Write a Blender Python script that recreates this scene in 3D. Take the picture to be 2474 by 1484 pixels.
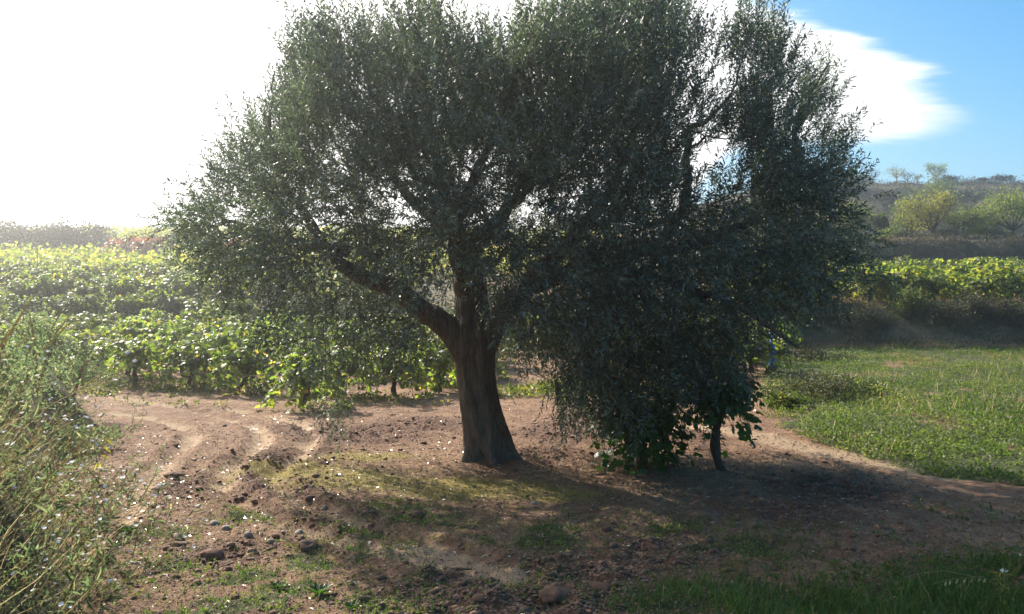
import bpy, math, random
import numpy as np

for o in list(bpy.data.objects):
    bpy.data.objects.remove(o, do_unlink=True)
scene = bpy.context.scene
COL = scene.collection
R = math.radians
rng = np.random.default_rng(11)
random.seed(11)

# ------------------------------------------------------------------ camera, sky, sun
CAMZ = 1.9
F = 2142.0                      # focal length in units of the 2474-wide frame
cam_d = bpy.data.cameras.new('camera')
cam = bpy.data.objects.new('camera', cam_d)
COL.objects.link(cam)
cam.location = (0, 0, CAMZ)
cam.rotation_euler = (R(90), 0, 0)
cam_d.sensor_width = 36
cam_d.lens = 36 * F / 2474
cam_d.clip_start = 0.05
cam_d.clip_end = 3000
scene.camera = cam

SUN_EL, SUN_AZ = 32.0, -36.0    # azimuth measured from +Y, negative = to the left
world = bpy.data.worlds.new('World')
scene.world = world
world.use_nodes = True
wn, wl = world.node_tree.nodes, world.node_tree.links
wn.clear()


def wnode(t, **k):
    n = wn.new(t)
    for a, b in k.items():
        setattr(n, a, b)
    return n


def wmath(op, a, b=None, c=None, clamp=False):
    n = wn.new('ShaderNodeMath')
    n.operation = op
    n.use_clamp = clamp
    for i, v in enumerate((a, b, c)):
        if v is None:
            continue
        if isinstance(v, (int, float)):
            n.inputs[i].default_value = v
        else:
            wl.new(v, n.inputs[i])
    return n.outputs[0]


def wsmooth(v, lo, hi):
    n = wn.new('ShaderNodeMapRange')
    n.interpolation_type = 'SMOOTHSTEP'
    wl.new(v, n.inputs[0])
    for i, x in ((1, lo), (2, hi)):
        if isinstance(x, (int, float)):
            n.inputs[i].default_value = x
        else:
            wl.new(x, n.inputs[i])
    return n.outputs[0]


out = wnode('ShaderNodeOutputWorld')
bg = wnode('ShaderNodeBackground')
SKY_STRENGTH = 0.092
bg.inputs[1].default_value = SKY_STRENGTH
sky = wnode('ShaderNodeTexSky')
sky.sky_type = 'NISHITA'
sky.sun_disc = False
sky.sun_elevation = R(SUN_EL)
sky.sun_rotation = R(SUN_AZ)
sky.altitude = 300
sky.air_density = 1.0
sky.dust_density = 1.2
sky.ozone_density = 2.0
hs = wnode('ShaderNodeHueSaturation')
hs.inputs['Saturation'].default_value = 1.44
hs.inputs['Hue'].default_value = 0.49
hs.inputs['Value'].default_value = 1.02
wl.new(sky.outputs[0], hs.inputs['Color'])
tc = wnode('ShaderNodeTexCoord')
sep = wnode('ShaderNodeSeparateXYZ')
wl.new(tc.outputs['Generated'], sep.inputs[0])
az = wmath('MULTIPLY', wmath('ARCTAN2', sep.outputs[0], sep.outputs[1]), 180 / math.pi)
el = wmath('MULTIPLY', wmath('ARCSINE', sep.outputs[2]), 180 / math.pi)
comb = wnode('ShaderNodeCombineXYZ')
wl.new(wmath('MULTIPLY_ADD', el, 0.5, wmath('MULTIPLY', az, 0.09)), comb.inputs[0])
wl.new(wmath('MULTIPLY_ADD', el, 0.30, wmath('MULTIPLY', az, -0.02)), comb.inputs[1])
nz = wnode('ShaderNodeTexNoise')
nz.inputs['Scale'].default_value = 0.9
nz.inputs['Detail'].default_value = 6
nz.inputs['Roughness'].default_value = 0.62
wl.new(comb.outputs[0], nz.inputs['Vector'])
wob = wmath('MULTIPLY', wmath('SUBTRACT', nz.outputs[0], 0.5), 3.2)
# cloud bank: upper edge slopes down to the right and ends in a wedge
d_az = wmath('SUBTRACT', az, 11.9)
el_top = wmath('ADD', wmath('ADD', wmath('MULTIPLY', d_az, -0.27), 19.7),
               wmath('MULTIPLY', wmath('MULTIPLY', d_az, d_az), -0.0155))
el_top_l = wmath('MAXIMUM', el_top, wmath('MULTIPLY_ADD', d_az, -1.2, 12.0))
el_top_r = wmath('ADD', el_top_l, wob)
el_bot = wmath('MULTIPLY', wsmooth(az, 5.0, 15.0), 9.7)
el_bot = wmath('SUBTRACT', wmath('ADD', el_bot, wmath('MULTIPLY', wob, 0.35)),
               wmath('MULTIPLY', wmath('SUBTRACT', 1.0, wsmooth(az, 4.0, 12.0)), 30.0))
nz2 = wnode('ShaderNodeTexNoise')
nz2.inputs['Scale'].default_value = 3.2
nz2.inputs['Detail'].default_value = 7
nz2.inputs['Roughness'].default_value = 0.7
wl.new(comb.outputs[0], nz2.inputs['Vector'])
fine = wmath('MULTIPLY', wmath('SUBTRACT', nz2.outputs[0], 0.5), 2.0)
m_top = wsmooth(wmath('ADD', wmath('SUBTRACT', el_top_r, el), fine), -0.5, 1.3)
m_bot = wsmooth(wmath('ADD', wmath('SUBTRACT', el, el_bot), wmath('MULTIPLY', fine, 0.4)), -0.3, 0.8)
m_tip = wmath('SUBTRACT', 1.0, wsmooth(wmath('ADD', az, wmath('ADD', wmath('MULTIPLY', wob, -2.0), wmath('MULTIPLY', fine, -1.2))), 22.8, 27.2))
m_far = wsmooth(az, -150.0, -80.0)
mask = wmath('MULTIPLY', wmath('MULTIPLY', m_top, m_bot), wmath('MULTIPLY', m_tip, m_far))
# a bright, sun-lit cloud: brighter where it scatters sunlight forward
sunv = (math.sin(R(SUN_AZ)) * math.cos(R(SUN_EL)), math.cos(R(SUN_AZ)) * math.cos(R(SUN_EL)), math.sin(R(SUN_EL)))
dot = wnode('ShaderNodeVectorMath', operation='DOT_PRODUCT')
wl.new(tc.outputs['Generated'], dot.inputs[0])
dot.inputs[1].default_value = sunv
glow = wmath('POWER', wmath('MAXIMUM', dot.outputs['Value'], 0.0), 6.0)
bright = wmath('MULTIPLY_ADD', glow, 5.0, 7.6)
cc = wnode('ShaderNodeMix', data_type='RGBA', blend_type='MULTIPLY')
cc.inputs[0].default_value = 1.0
cc.inputs[6].default_value = (1.0, 0.99, 0.97, 1)
wl.new(bright, cc.inputs[7])
mx = wnode('ShaderNodeMix', data_type='RGBA')
wl.new(mask, mx.inputs[0])
wl.new(hs.outputs[0], mx.inputs[6])
wl.new(cc.outputs[2], mx.inputs[7])
wl.new(mx.outputs[2], bg.inputs[0])
wl.new(bg.outputs[0], out.inputs[0])

sun_d = bpy.data.lights.new('sun', 'SUN')
sun_d.energy = 5.0
sun_d.angle = R(0.53)
sun_d.color = (1.0, 0.91, 0.78)
sun = bpy.data.objects.new('sun', sun_d)
COL.objects.link(sun)
sun.rotation_euler = (R(90 - SUN_EL), 0, R(180 - SUN_AZ))
sun.location = (-20, 30, 30)

scene.view_settings.view_transform = 'Standard'
scene.view_settings.look = 'None'
scene.view_settings.exposure = 1.08
scene.view_settings.gamma = 1.0
scene.view_settings.use_curve_mapping = False
scene.render.engine = 'CYCLES'
cy = scene.cycles
cy.use_denoising = True
cy.max_bounces = 7
cy.diffuse_bounces = 3
cy.glossy_bounces = 2
cy.transmission_bounces = 4
cy.transparent_max_bounces = 6
cy.volume_bounces = 0
cy.sample_clamp_indirect = 6
cy.caustics_reflective = False
cy.caustics_refractive = False


# ------------------------------------------------------------------ numeric helpers
def smooth(a, b, x):
    t = np.clip((np.asarray(x, float) - a) / (b - a), 0, 1)
    return t * t * (3 - 2 * t)


def hash2(i, j, seed):
    n = (i.astype(np.int64) * 374761393 + j.astype(np.int64) * 668265263 + seed * 974634541) & 0xFFFFFFFF
    n = ((n ^ (n >> 13)) * 1274126177) & 0xFFFFFFFF
    n = (n ^ (n >> 16)) & 0xFFFFFF
    return n / float(0xFFFFFF)


def vnoise(x, y, seed=0):
    x = np.asarray(x, float)
    y = np.asarray(y, float)
    i, j = np.floor(x), np.floor(y)
    fx, fy = x - i, y - j
    fx = fx * fx * (3 - 2 * fx)
    fy = fy * fy * (3 - 2 * fy)
    a = hash2(i, j, seed)
    b = hash2(i + 1, j, seed)
    c = hash2(i, j + 1, seed)
    d = hash2(i + 1, j + 1, seed)
    return (a * (1 - fx) + b * fx) * (1 - fy) + (c * (1 - fx) + d * fx) * fy


def fbm(x, y, octaves=4, seed=0, gain=0.5):
    s, amp, tot = 0, 1.0, 0
    for k in range(octaves):
        s = s + amp * vnoise(x * 2 ** k + 17.3 * k, y * 2 ** k - 9.1 * k, seed + k)
        tot += amp
        amp *= gain
    return s / tot


def flat_ground(px, py):
    Y = F * CAMZ / (py - 742.0)
    return ((px - 1237.0) / F * Y, Y)


def dist_poly(x, y, pts):
    d = np.full(np.shape(x), 1e9)
    for (ax, ay), (bx, by) in zip(pts[:-1], pts[1:]):
        dx, dy = bx - ax, by - ay
        t = np.clip(((x - ax) * dx + (y - ay) * dy) / (dx * dx + dy * dy), 0, 1)
        d = np.minimum(d, np.hypot(x - ax - t * dx, y - ay - t * dy))
    return d


def smooth_line(pts, n=6):
    pts = np.array(pts, float)
    for _ in range(2):
        q = [pts[0]]
        for a, b in zip(pts[:-1], pts[1:]):
            q += [a * .75 + b * .25, a * .25 + b * .75]
        q.append(pts[-1])
        pts = np.array(q)
    return [tuple(p) for p in pts]


RUTS = [smooth_line([flat_ground(*p) for p in L]) for L in (
    [(235, 962), (420, 988), (600, 1020), (650, 1058), (580, 1110), (525, 1160), (565, 1215), (700, 1265), (900, 1325), (1100, 1380), (1320, 1460)],
    [(240, 996), (400, 1020), (480, 1050), (430, 1090), (385, 1135), (330, 1200), (300, 1270)],
    [(480, 985), (640, 1000), (760, 1030), (740, 1090), (640, 1150), (700, 1210), (830, 1260), (1010, 1320), (1250, 1400)],
)]
TRACK_R = smooth_line([flat_ground(*p) for p in [(1600, 1040), (1780, 1050), (1950, 1088), (2120, 1112), (2300, 1150)]])
OLIVE = flat_ground(1185, 1117)

PLk = np.array([(-1e4, 0), (15.5, 0), (20, 0.12), (32, 0.62), (33, 0.8), (35, 1.8), (37, 2.05), (75, 5.9), (77, 7.2), (80, 7.5),
                (112, 10.6), (135, 11.2), (220, 9.0), (900, 0)], float)
PRk = np.array([(-1e4, 0), (11, 0), (20, 0.24), (27.6, 0.6), (28.4, 0.82), (29.7, 1.85), (31, 2.0), (51.5, 3.5), (53, 4.0), (55, 6.0),
                (57, 6.2), (72, 7.4), (76, 9.3), (80, 9.6), (90, 10.6), (93, 12.6), (97, 12.9), (107, 14.6), (110.5, 17.1),
                (115, 17.4), (123, 18.5), (126, 19.75), (140, 20.0), (230, 15), (900, 0)], float)
TOE_Y = np.array([-30, 0, 3.5, 5.49, 7.56, 9.29, 13.66, 19.6, 30])
TOE_X = np.array([-3.0, -1.5, -1.85, -2.5, -3.8, -4.8, -6.3, -9.5, -14])


def bank_d(x, y):
    return np.interp(y, TOE_Y, TOE_X) - x + 0.25 * (vnoise(x * 1.1, y * 1.1, 71) - .5)


def height(x, y, micro=False):
    x = np.asarray(x, float)
    y = np.asarray(y, float)
    u = x / np.maximum(y, 5.0)
    wv = smooth(0.02, 0.35, u)
    yw = y + (fbm(x * 0.13, y * 0.05, 3, 5) - .5) * smooth(20, 40, y) * 2.0 + (fbm(x * 0.06, y * 0.03, 3, 6) - .5) * smooth(56, 90, y) * 9.0
    z = np.interp(yw, PLk[:, 0], PLk[:, 1]) * (1 - wv) + np.interp(yw, PRk[:, 0], PRk[:, 1]) * wv
    d = bank_d(x, y)
    z = z + .95 * smooth(0.0, 1.05, d) * smooth(2.2, 5.6, y) * (1 - smooth(15, 20, y))
    z = z + 0.10 * (fbm(x * 0.45, y * 0.45, 3, 9) - .5) * smooth(30, 10, y) + \
        0.9 * (fbm(x * 0.05, y * 0.05, 3, 23) - .5) * smooth(40, 110, y)
    r = np.hypot(x - OLIVE[0], y - OLIVE[1])
    z = z + 0.07 * np.exp(-(r / 0.9) ** 2)
    if micro:
        near = smooth(24, 11, y) * smooth(-4, 2, y)
        for k, L in enumerate(RUTS):
            dd = dist_poly(x, y, L)
            z = z + near * (-0.06 * np.exp(-(dd / 0.12) ** 2) + (0.035 + .05 * (vnoise(x * 7, y * 7, 12) - .5)) * np.exp(-((dd - 0.25) / 0.09) ** 2))
        rough = roughness(x, y)
        z = z + near * ((fbm(x * 5.2, y * 5.2, 4, 31) - .5) * (0.03 + 0.07 * rough))
        z = z + near * (0.25 + rough) * 0.06 * np.maximum(0, fbm(x * 8, y * 8, 3, 44, .6) - .47) * 2
    return z


def rut_mask(x, y):
    m = np.zeros(np.shape(x))
    for L in RUTS:
        m = np.maximum(m, np.exp(-(dist_poly(x, y, L) / 0.17) ** 2) * (.3 + .75 * smooth(.35, .6, fbm(x * 1.6, y * 1.6, 3, 83))))
    return np.maximum(m, np.exp(-(dist_poly(x, y, TRACK_R) / 0.35) ** 2))


ROUGH_SPOTS = [flat_ground(*p) + (s * .8,) for p, s in (((700, 1110), .8), ((680, 1190), .6), ((760, 1040), 1.0), ((800, 1260), .5),
               ((1300, 1440), .55), ((1420, 1400), .5), ((1050, 1450), .5), ((1600, 1330), .4), ((900, 1050), .7), ((560, 1330), .4), ((1180, 1470), .5), ((1350, 1045), .9), ((1450, 1010), .9), ((1000, 1025), .9), ((1650, 1060), .7), ((1300, 1100), .6), ((2000, 1180), .7), ((1900, 1240), .6), ((450, 1180), .5))]


def roughness(x, y):
    m = 0.18 + 0 * x
    for (a, b, s) in ROUGH_SPOTS:
        m = m + 0.8 * np.exp(-((x - a) ** 2 + ((y - b) * .8) ** 2) / s ** 2)
    m = m * (0.5 + fbm(x * .9, y * .9, 2, 77))
    return np.clip(m * (1 - .85 * rut_mask(x, y)), 0, 1)


def field_mask(x, y):       # green field on the right
    edge = np.interp(y, [8.9, 9.3, 10.2, 11.7, 13.7, 18.7, 28], [9, 5.2, 4.5, 4.15, 4.0, 5.3, 7.5])
    e = edge + 0.8 * (fbm(x * .8, y * .8, 3, 3) - .5)
    return smooth(-.1, .35, x - e) * smooth(8.7, 9.2, y) * (1 - smooth(27.5, 28.3, y))


def verge_mask(x, y):       # lush grass at the lower right corner
    e = 5.75 + 0.22 * (x - 0.8) + 0.9 * (fbm(x * 1.3, y * 1.3, 3, 13) - .5)
    return smooth(.3, -.3, y - e) * smooth(0.5, 1.3, x + 1.0 * (fbm(x * 2, y * 2, 2, 8) - .5)) * smooth(1.5, 2.5, y + 2) * smooth(.32, .56, fbm(x * 2.1, y * 2.1, 3, 37))


MOSS = [flat_ground(*p) + (s,) for p, s in (((800, 1150), .8), ((950, 1170), .75), ((700, 1130), .5), ((1120, 1180), .7), ((900, 1100), .5), ((1330, 1195), .45))]


def moss_mask(x, y):
    m = 0 * x
    for (a, b, s) in MOSS:
        m = np.maximum(m, np.exp(-(((x - a) / 1.5) ** 2 + ((y - b) * 1.3) ** 2) / s ** 2))
    return np.clip(m * 1.5 * (fbm(x * 2.2, y * 3.0, 3, 55) + .15), 0, 1)


TUFTS = [flat_ground(*p) + (s,) for p, s in (((640, 1250), .25), ((790, 1360), .4), ((960, 1290), .5), ((1000, 1240), .4), ((1180, 1290), .35), ((1310, 1300), .5),
         ((1440, 1280), .4), ((1260, 1400), .3), ((420, 1400), .5), ((560, 1400), .5), ((700, 1440), .6), ((350, 1350), .4), ((880, 1400), .4), ((1600, 1450), .4),
         ((380, 1300), .25), ((1560, 1275), .4), ((1000, 1470), .35), ((480, 1460), .5), ((1750, 1330), .4))]


def tuft_mask(x, y):
    m = 0 * x
    for (a, b, s) in TUFTS:
        m = np.maximum(m, np.exp(-(((x - a) / 1.35) ** 2 + (y - b) ** 2) / s ** 2))
    m = m * (0.25 + 1.3 * smooth(.42, .66, fbm(x * 3.2, y * 3.2, 3, 91)))
    return np.clip(m, 0, 1)


def ground_at(px, py, lo=3.0, hi=300.0):
    """first point where the ray through this pixel of the 2474-wide frame meets the terrain"""
    Y = np.exp(np.linspace(math.log(lo), math.log(hi), 3000))
    X = (px - 1237) / F * Y
    Z = CAMZ - (py - 742) / F * Y
    h = height(X, Y)
    k = int(np.argmax(Z <= h))
    return (float(X[k]), float(Y[k]), float(h[k]))


def h1(x, y):
    return float(height(np.array([x]), np.array([y]))[0])


def on_ground(px, Y):
    x = (px - 1237) / F * Y
    return (x, Y, h1(x, Y))


# ------------------------------------------------------------------ object helpers
def mesh_np(name, verts, faces, attrs=None, smooth_shade=False, materials=()):
    """faces: list of index arrays, each (n, k)"""
    me = bpy.data.meshes.new(name)
    verts = np.asarray(verts, np.float32)
    me.vertices.add(len(verts))
    me.vertices.foreach_set('co', verts.ravel())
    faces = [np.asarray(f, np.int32) for f in faces if len(f)]
    nl = sum(f.size for f in faces)
    npoly = sum(len(f) for f in faces)
    me.loops.add(nl)
    me.loops.foreach_set('vertex_index', np.concatenate([f.ravel() for f in faces]))
    me.polygons.add(npoly)
    tot = np.concatenate([np.full(len(f), f.shape[1], np.int32) for f in faces])
    start = np.concatenate([[0], np.cumsum(tot)[:-1]]).astype(np.int32)
    me.polygons.foreach_set('loop_start', start)
    me.polygons.foreach_set('loop_total', tot)
    if smooth_shade:
        me.polygons.foreach_set('use_smooth', np.ones(npoly, bool))
    for k, v in (attrs or {}).items():
        a = me.attributes.new(k, 'FLOAT', 'POINT')
        a.data.foreach_set('value', np.asarray(v, np.float32))
    for m in materials:
        me.materials.append(m)
    me.update(calc_edges=True)
    return me


def link(name, me, parent=None, loc=None):
    o = bpy.data.objects.new(name, me)
    COL.objects.link(o)
    if parent is not None:
        o.parent = parent
    if loc is not None:
        o.location = loc
    return o


def tag(o, label=None, cat=None, group=None, kind=None):
    for k, v in (('label', label), ('category', cat), ('group', group), ('kind', kind)):
        if v:
            o[k] = v
    return o


def empty(name, loc, label, cat, group=None, rz=0.0, s=1.0):
    o = bpy.data.objects.new(name, None)
    COL.objects.link(o)
    o.empty_display_size = 0.1
    o.location = loc
    o.rotation_euler = (0, 0, rz)
    o.scale = (s, s, s)
    return tag(o, label, cat, group)


class MB:
    """collects geometry for one mesh"""
    def __init__(self):
        self.v, self.f3, self.f4, self.t, self.n = [], [], [], [], 0

    def add(self, v, f3=None, f4=None, t=0.5):
        v = np.asarray(v, float)
        self.v.append(v)
        self.t.append(np.broadcast_to(np.asarray(t, float), (len(v),)))
        if f3 is not None and len(f3):
            self.f3.append(np.asarray(f3) + self.n)
        if f4 is not None and len(f4):
            self.f4.append(np.asarray(f4) + self.n)
        self.n += len(v)
        return self

    def tube(self, pts, rad, n=8, wob=0.0, seed=0, cap=True, ridges=0, t=0.5):
        pts = np.asarray(pts, float)
        rad = np.broadcast_to(np.asarray(rad, float), (len(pts),))
        k = len(pts)
        tan = np.gradient(pts, axis=0)
        tan /= np.linalg.norm(tan, axis=1)[:, None] + 1e-9
        ref = np.array([0.31, 0.95, 0.07]) if abs(tan[:, 2]).mean() > .5 else np.array([0, 0, 1.0])
        a = np.cross(tan, ref)
        a /= np.linalg.norm(a, axis=1)[:, None] + 1e-9
        b = np.cross(tan, a)
        th = np.linspace(0, 2 * math.pi, n, endpoint=False)
        rr = np.repeat(rad[:, None], n, 1)
        if wob:
            tt, ll = np.meshgrid(th, np.arange(k) * 0.35)
            nn = fbm(np.cos(tt) * 1.7 + seed * 3.1 + 40, np.sin(tt) * 1.7 + ll + 40, 3, 300 + seed)
            rr = rr * (1 + wob * (nn - .5) * 2)
            if ridges:
                tw = tt * ridges + 1.1 * np.sin(ll * .7 + seed) + 3 * fbm(np.cos(tt) + 9, ll * .8 + 9, 2, 60 + seed)
                rr = rr * (1 + 0.05 * np.sin(tw))
        v = pts[:, None, :] + rr[:, :, None] * (np.cos(th)[None, :, None] * a[:, None, :] + np.sin(th)[None, :, None] * b[:, None, :])
        v = v.reshape(-1, 3)
        i, j = np.meshgrid(np.arange(k - 1), np.arange(n), indexing='ij')
        j2 = (j + 1) % n
        f4 = np.stack([i * n + j, i * n + j2, (i + 1) * n + j2, (i + 1) * n + j], -1).reshape(-1, 4)
        f3 = []
        if cap:
            v = np.vstack([v, pts[:1] - tan[:1] * rad[0] * .2, pts[-1:] + tan[-1:] * rad[-1] * .4])
            c0, c1 = k * n, k * n + 1
            for q in range(n):
                f3 += [(c0, (q + 1) % n, q), (c1, (k - 1) * n + q, (k - 1) * n + (q + 1) % n)]
        return self.add(v, f3, f4, t)

    def leaves(self, pos, d, nrm, L, W, tpl, t):
        """tpl = (verts (k,3) in length/width/normal units, tris, quads)"""
        tv, t3, t4 = tpl
        pos = np.asarray(pos, float)
        m = len(pos)
        if m == 0:
            return self
        d = d / (np.linalg.norm(d, axis=1)[:, None] + 1e-9)
        s = np.cross(nrm, d)
        s /= np.linalg.norm(s, axis=1)[:, None] + 1e-9
        nn = np.cross(d, s)
        L = np.broadcast_to(np.asarray(L, float), (m,))
        W = np.broadcast_to(np.asarray(W, float), (m,))
        v = pos[:, None, :] + tv[None, :, 0:1] * (d * L[:, None])[:, None, :] + tv[None, :, 1:2] * (s * W[:, None])[:, None, :] \
            + tv[None, :, 2:3] * (nn * L[:, None])[:, None, :]
        k = len(tv)
        off = (np.arange(m) * k)[:, None, None]
        f3 = (off + np.asarray(t3)[None]).reshape(-1, 3) if len(t3) else None
        f4 = (off + np.asarray(t4)[None]).reshape(-1, 4) if len(t4) else None
        return self.add(v.reshape(-1, 3), f3, f4, np.repeat(np.broadcast_to(np.asarray(t, float), (m,)), k))

    def mesh(self, name, mat, smooth_shade=False):
        fs = []
        if self.f3:
            fs.append(np.concatenate(self.f3))
        if self.f4:
            fs.append(np.concatenate(self.f4))
        return mesh_np(name, np.concatenate(self.v), fs, {'tint': np.concatenate(self.t)}, smooth_shade, [mat] if mat else [])

    def build(self, name, mat, parent=None, smooth_shade=False, loc=None):
        return link(name, self.mesh(name, mat, smooth_shade), parent, loc)


A = np.array
T_OLIVE = (A([(0, 0, 0), (.45, .5, .05), (1, 0, -.08), (.45, -.5, .05)]), [], [(0, 1, 2, 3)])
T_ROUND = (A([(0, 0, 0), (.25, .42, .05), (.7, .45, .02), (1, 0, -.12), (.7, -.45, .02), (.25, -.42, .05)]), [], [(0, 1, 2, 3), (0, 3, 4, 5)])
T_VINE = (A([(0, 0, 0.03), (-.12, .34, .0), (.22, .55, -.03), (.42, .30, .03), (.72, .42, -.06), (1.0, 0, -.10), (.72, -.42, -.06), (.42, -.30, .03), (.22, -.55, -.03), (-.12, -.34, 0), (.35, 0, .07)]),
          [(10, 0, 1), (10, 1, 2), (10, 2, 3), (10, 3, 4), (10, 4, 5), (10, 5, 6), (10, 6, 7), (10, 7, 8), (10, 8, 9), (10, 9, 0)], [])
T_VINE_S = (A([(0, 0, .02), (.05, .5, -.02), (.6, .48, -.02), (1.0, 0, -.12), (.6, -.48, -.02), (.05, -.5, -.02), (.4, 0, .07)]), [(6, 0, 1), (6, 1, 2), (6, 2, 3), (6, 3, 4), (6, 4, 5), (6, 5, 0)], [])
T_BLADE = (A([(0, .5, 0), (0, -.5, 0), (.55, .38, .06), (.55, -.38, .06), (1, 0, .0)]), [(2, 3, 4)], [(0, 1, 3, 2)])


def unit(v):
    return v / (np.linalg.norm(v, axis=-1, keepdims=True) + 1e-9)


def rdir(n, r=rng):
    return unit(r.normal(size=(n, 3)))


# ------------------------------------------------------------------ materials
def new_mat(name):
    m = bpy.data.materials.new(name)
    m.use_nodes = True
    m.node_tree.nodes.clear()
    return m, m.node_tree.nodes, m.node_tree.links


def ramp(N, stops):
    r = N.new('ShaderNodeValToRGB')
    e = r.color_ramp.elements
    while len(e) < len(stops):
        e.new(0.5)
    for q, (p, c) in zip(e, stops):
        q.position = p
        q.color = (*c, 1)
    return r


def leaf_mat(name, stops, back=None, trans=0.35, tcol=(1.0, 1.15, 0.45), rough=0.42, spec=0.5, vary=0.25):
    m, N, Lk = new_mat(name)
    out = N.new('ShaderNodeOutputMaterial')
    at = N.new('ShaderNodeAttribute')
    at.attribute_name = 'tint'
    rp = ramp(N, stops)
    Lk.new(at.outputs['Fac'], rp.inputs[0])
    oi = N.new('ShaderNodeObjectInfo')
    hv = N.new('ShaderNodeHueSaturation')
    mr = N.new('ShaderNodeMapRange')
    Lk.new(oi.outputs['Random'], mr.inputs[0])
    mr.inputs[3].default_value = 1 - vary
    mr.inputs[4].default_value = 1 + vary
    Lk.new(mr.outputs[0], hv.inputs['Value'])
    Lk.new(rp.outputs[0], hv.inputs['Color'])
    col = hv.outputs[0]
    if back:
        g = N.new('ShaderNodeNewGeometry')
        mxb = N.new('ShaderNodeMix')
        mxb.data_type = 'RGBA'
        Lk.new(g.outputs['Backfacing'], mxb.inputs[0])
        Lk.new(col, mxb.inputs[6])
        mxb.inputs[7].default_value = (*back, 1)
        colb = mxb.outputs[2]
    else:
        colb = col
    p = N.new('ShaderNodeBsdfPrincipled')
    Lk.new(colb, p.inputs['Base Color'])
    p.inputs['Roughness'].default_value = rough
    p.inputs['Specular IOR Level'].default_value = spec
    t = N.new('ShaderNodeBsdfTranslucent')
    tm = N.new('ShaderNodeMix')
    tm.data_type = 'RGBA'
    tm.blend_type = 'MULTIPLY'
    tm.inputs[0].default_value = 1.0
    Lk.new(col, tm.inputs[6])
    tm.inputs[7].default_value = (tcol[0] * 2, tcol[1] * 2, tcol[2] * 2, 1)
    tm.clamp_result = False
    Lk.new(tm.outputs[2], t.inputs['Color'])
    ms = N.new('ShaderNodeMixShader')
    ms.inputs[0].default_value = trans
    Lk.new(p.outputs[0], ms.inputs[1])
    Lk.new(t.outputs[0], ms.inputs[2])
    Lk.new(ms.outputs[0], out.inputs[0])
    return m


def bark_mat(name, c1, c2, scale=6.0, bump=0.6, stretch=0.25):
    m, N, Lk = new_mat(name)
    out = N.new('ShaderNodeOutputMaterial')
    p = N.new('ShaderNodeBsdfPrincipled')
    tcn = N.new('ShaderNodeTexCoord')
    mp = N.new('ShaderNodeMapping')
    mp.inputs['Scale'].default_value = (scale, scale, scale * stretch)
    Lk.new(tcn.outputs['Object'], mp.inputs[0])
    n1 = N.new('ShaderNodeTexNoise')
    n1.inputs['Scale'].default_value = 4
    n1.inputs['Detail'].default_value = 8
    n1.inputs['Roughness'].default_value = .7
    Lk.new(mp.outputs[0], n1.inputs['Vector'])
    v = N.new('ShaderNodeTexVoronoi')
    v.feature = 'DISTANCE_TO_EDGE'
    v.inputs['Scale'].default_value = 3.2
    Lk.new(mp.outputs[0], v.inputs['Vector'])
    rp = ramp(N, [(0.3, c1), (0.72, c2)])
    Lk.new(n1.outputs[0], rp.inputs[0])
    Lk.new(rp.outputs[0], p.inputs['Base Color'])
    p.inputs['Roughness'].default_value = .9
    mm = N.new('ShaderNodeMath')
    mm.operation = 'MULTIPLY_ADD'
    Lk.new(n1.outputs[0], mm.inputs[0])
    mm.inputs[1].default_value = .8
    Lk.new(v.outputs['Distance'], mm.inputs[2])
    b = N.new('ShaderNodeBump')
    b.inputs['Strength'].default_value = bump
    b.inputs['Distance'].default_value = .03
    Lk.new(mm.outputs[0], b.inputs['Height'])
    Lk.new(b.outputs[0], p.inputs['Normal'])
    Lk.new(p.outputs[0], out.inputs[0])
    return m


def plain_mat(name, stops, rough=.85, scale=20, bump=.3, use_tint=False, dist=.01):
    m, N, Lk = new_mat(name)
    out = N.new('ShaderNodeOutputMaterial')
    p = N.new('ShaderNodeBsdfPrincipled')
    tcn = N.new('ShaderNodeTexCoord')
    n1 = N.new('ShaderNodeTexNoise')
    n1.inputs['Scale'].default_value = scale
    n1.inputs['Detail'].default_value = 6
    Lk.new(tcn.outputs['Object'], n1.inputs['Vector'])
    rp = ramp(N, stops)
    if use_tint:
        at = N.new('ShaderNodeAttribute')
        at.attribute_name = 'tint'
        Lk.new(at.outputs['Fac'], rp.inputs[0])
    else:
        Lk.new(n1.outputs[0], rp.inputs[0])
    Lk.new(rp.outputs[0], p.inputs['Base Color'])
    p.inputs['Roughness'].default_value = rough
    b = N.new('ShaderNodeBump')
    b.inputs['Strength'].default_value = bump
    b.inputs['Distance'].default_value = dist
    Lk.new(n1.outputs[0], b.inputs['Height'])
    Lk.new(b.outputs[0], p.inputs['Normal'])
    Lk.new(p.outputs[0], out.inputs[0])
    return m


M = {}
M['olive_leaf'] = leaf_mat('olive_leaf', [(0, (.02, .036, .02)), (.5, (.05, .073, .043)), (.85, (.10, .125, .08)), (1, (.17, .19, .14))], back=(.165, .195, .16), trans=.3,
                           tcol=(1.0, 1.1, .7), rough=.5, spec=.8, vary=0.0)
M['vine_leaf'] = leaf_mat('vine_leaf', [(0, (.05, .09, .02)), (.55, (.105, .155, .032)), (.88, (.18, .20, .05)), (1, (.27, .22, .07))], trans=.58, tcol=(1.5, 1.4, .7), rough=.45, spec=.5)
M['vine_leaf_yellow'] = leaf_mat('vine_leaf_yellow', [(0, (.06, .10, .022)), (.5, (.13, .17, .04)), (.88, (.22, .215, .055)), (1, (.32, .26, .07))], trans=.58, tcol=(1.45, 1.35, .65), rough=.45, spec=.5)
M['vine_leaf_dark'] = leaf_mat('vine_leaf_dark', [(0, (.03, .075, .018)), (.7, (.055, .12, .026)), (1, (.11, .16, .035))], trans=.45, tcol=(.9, 1.25, .3), rough=.42)
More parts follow.
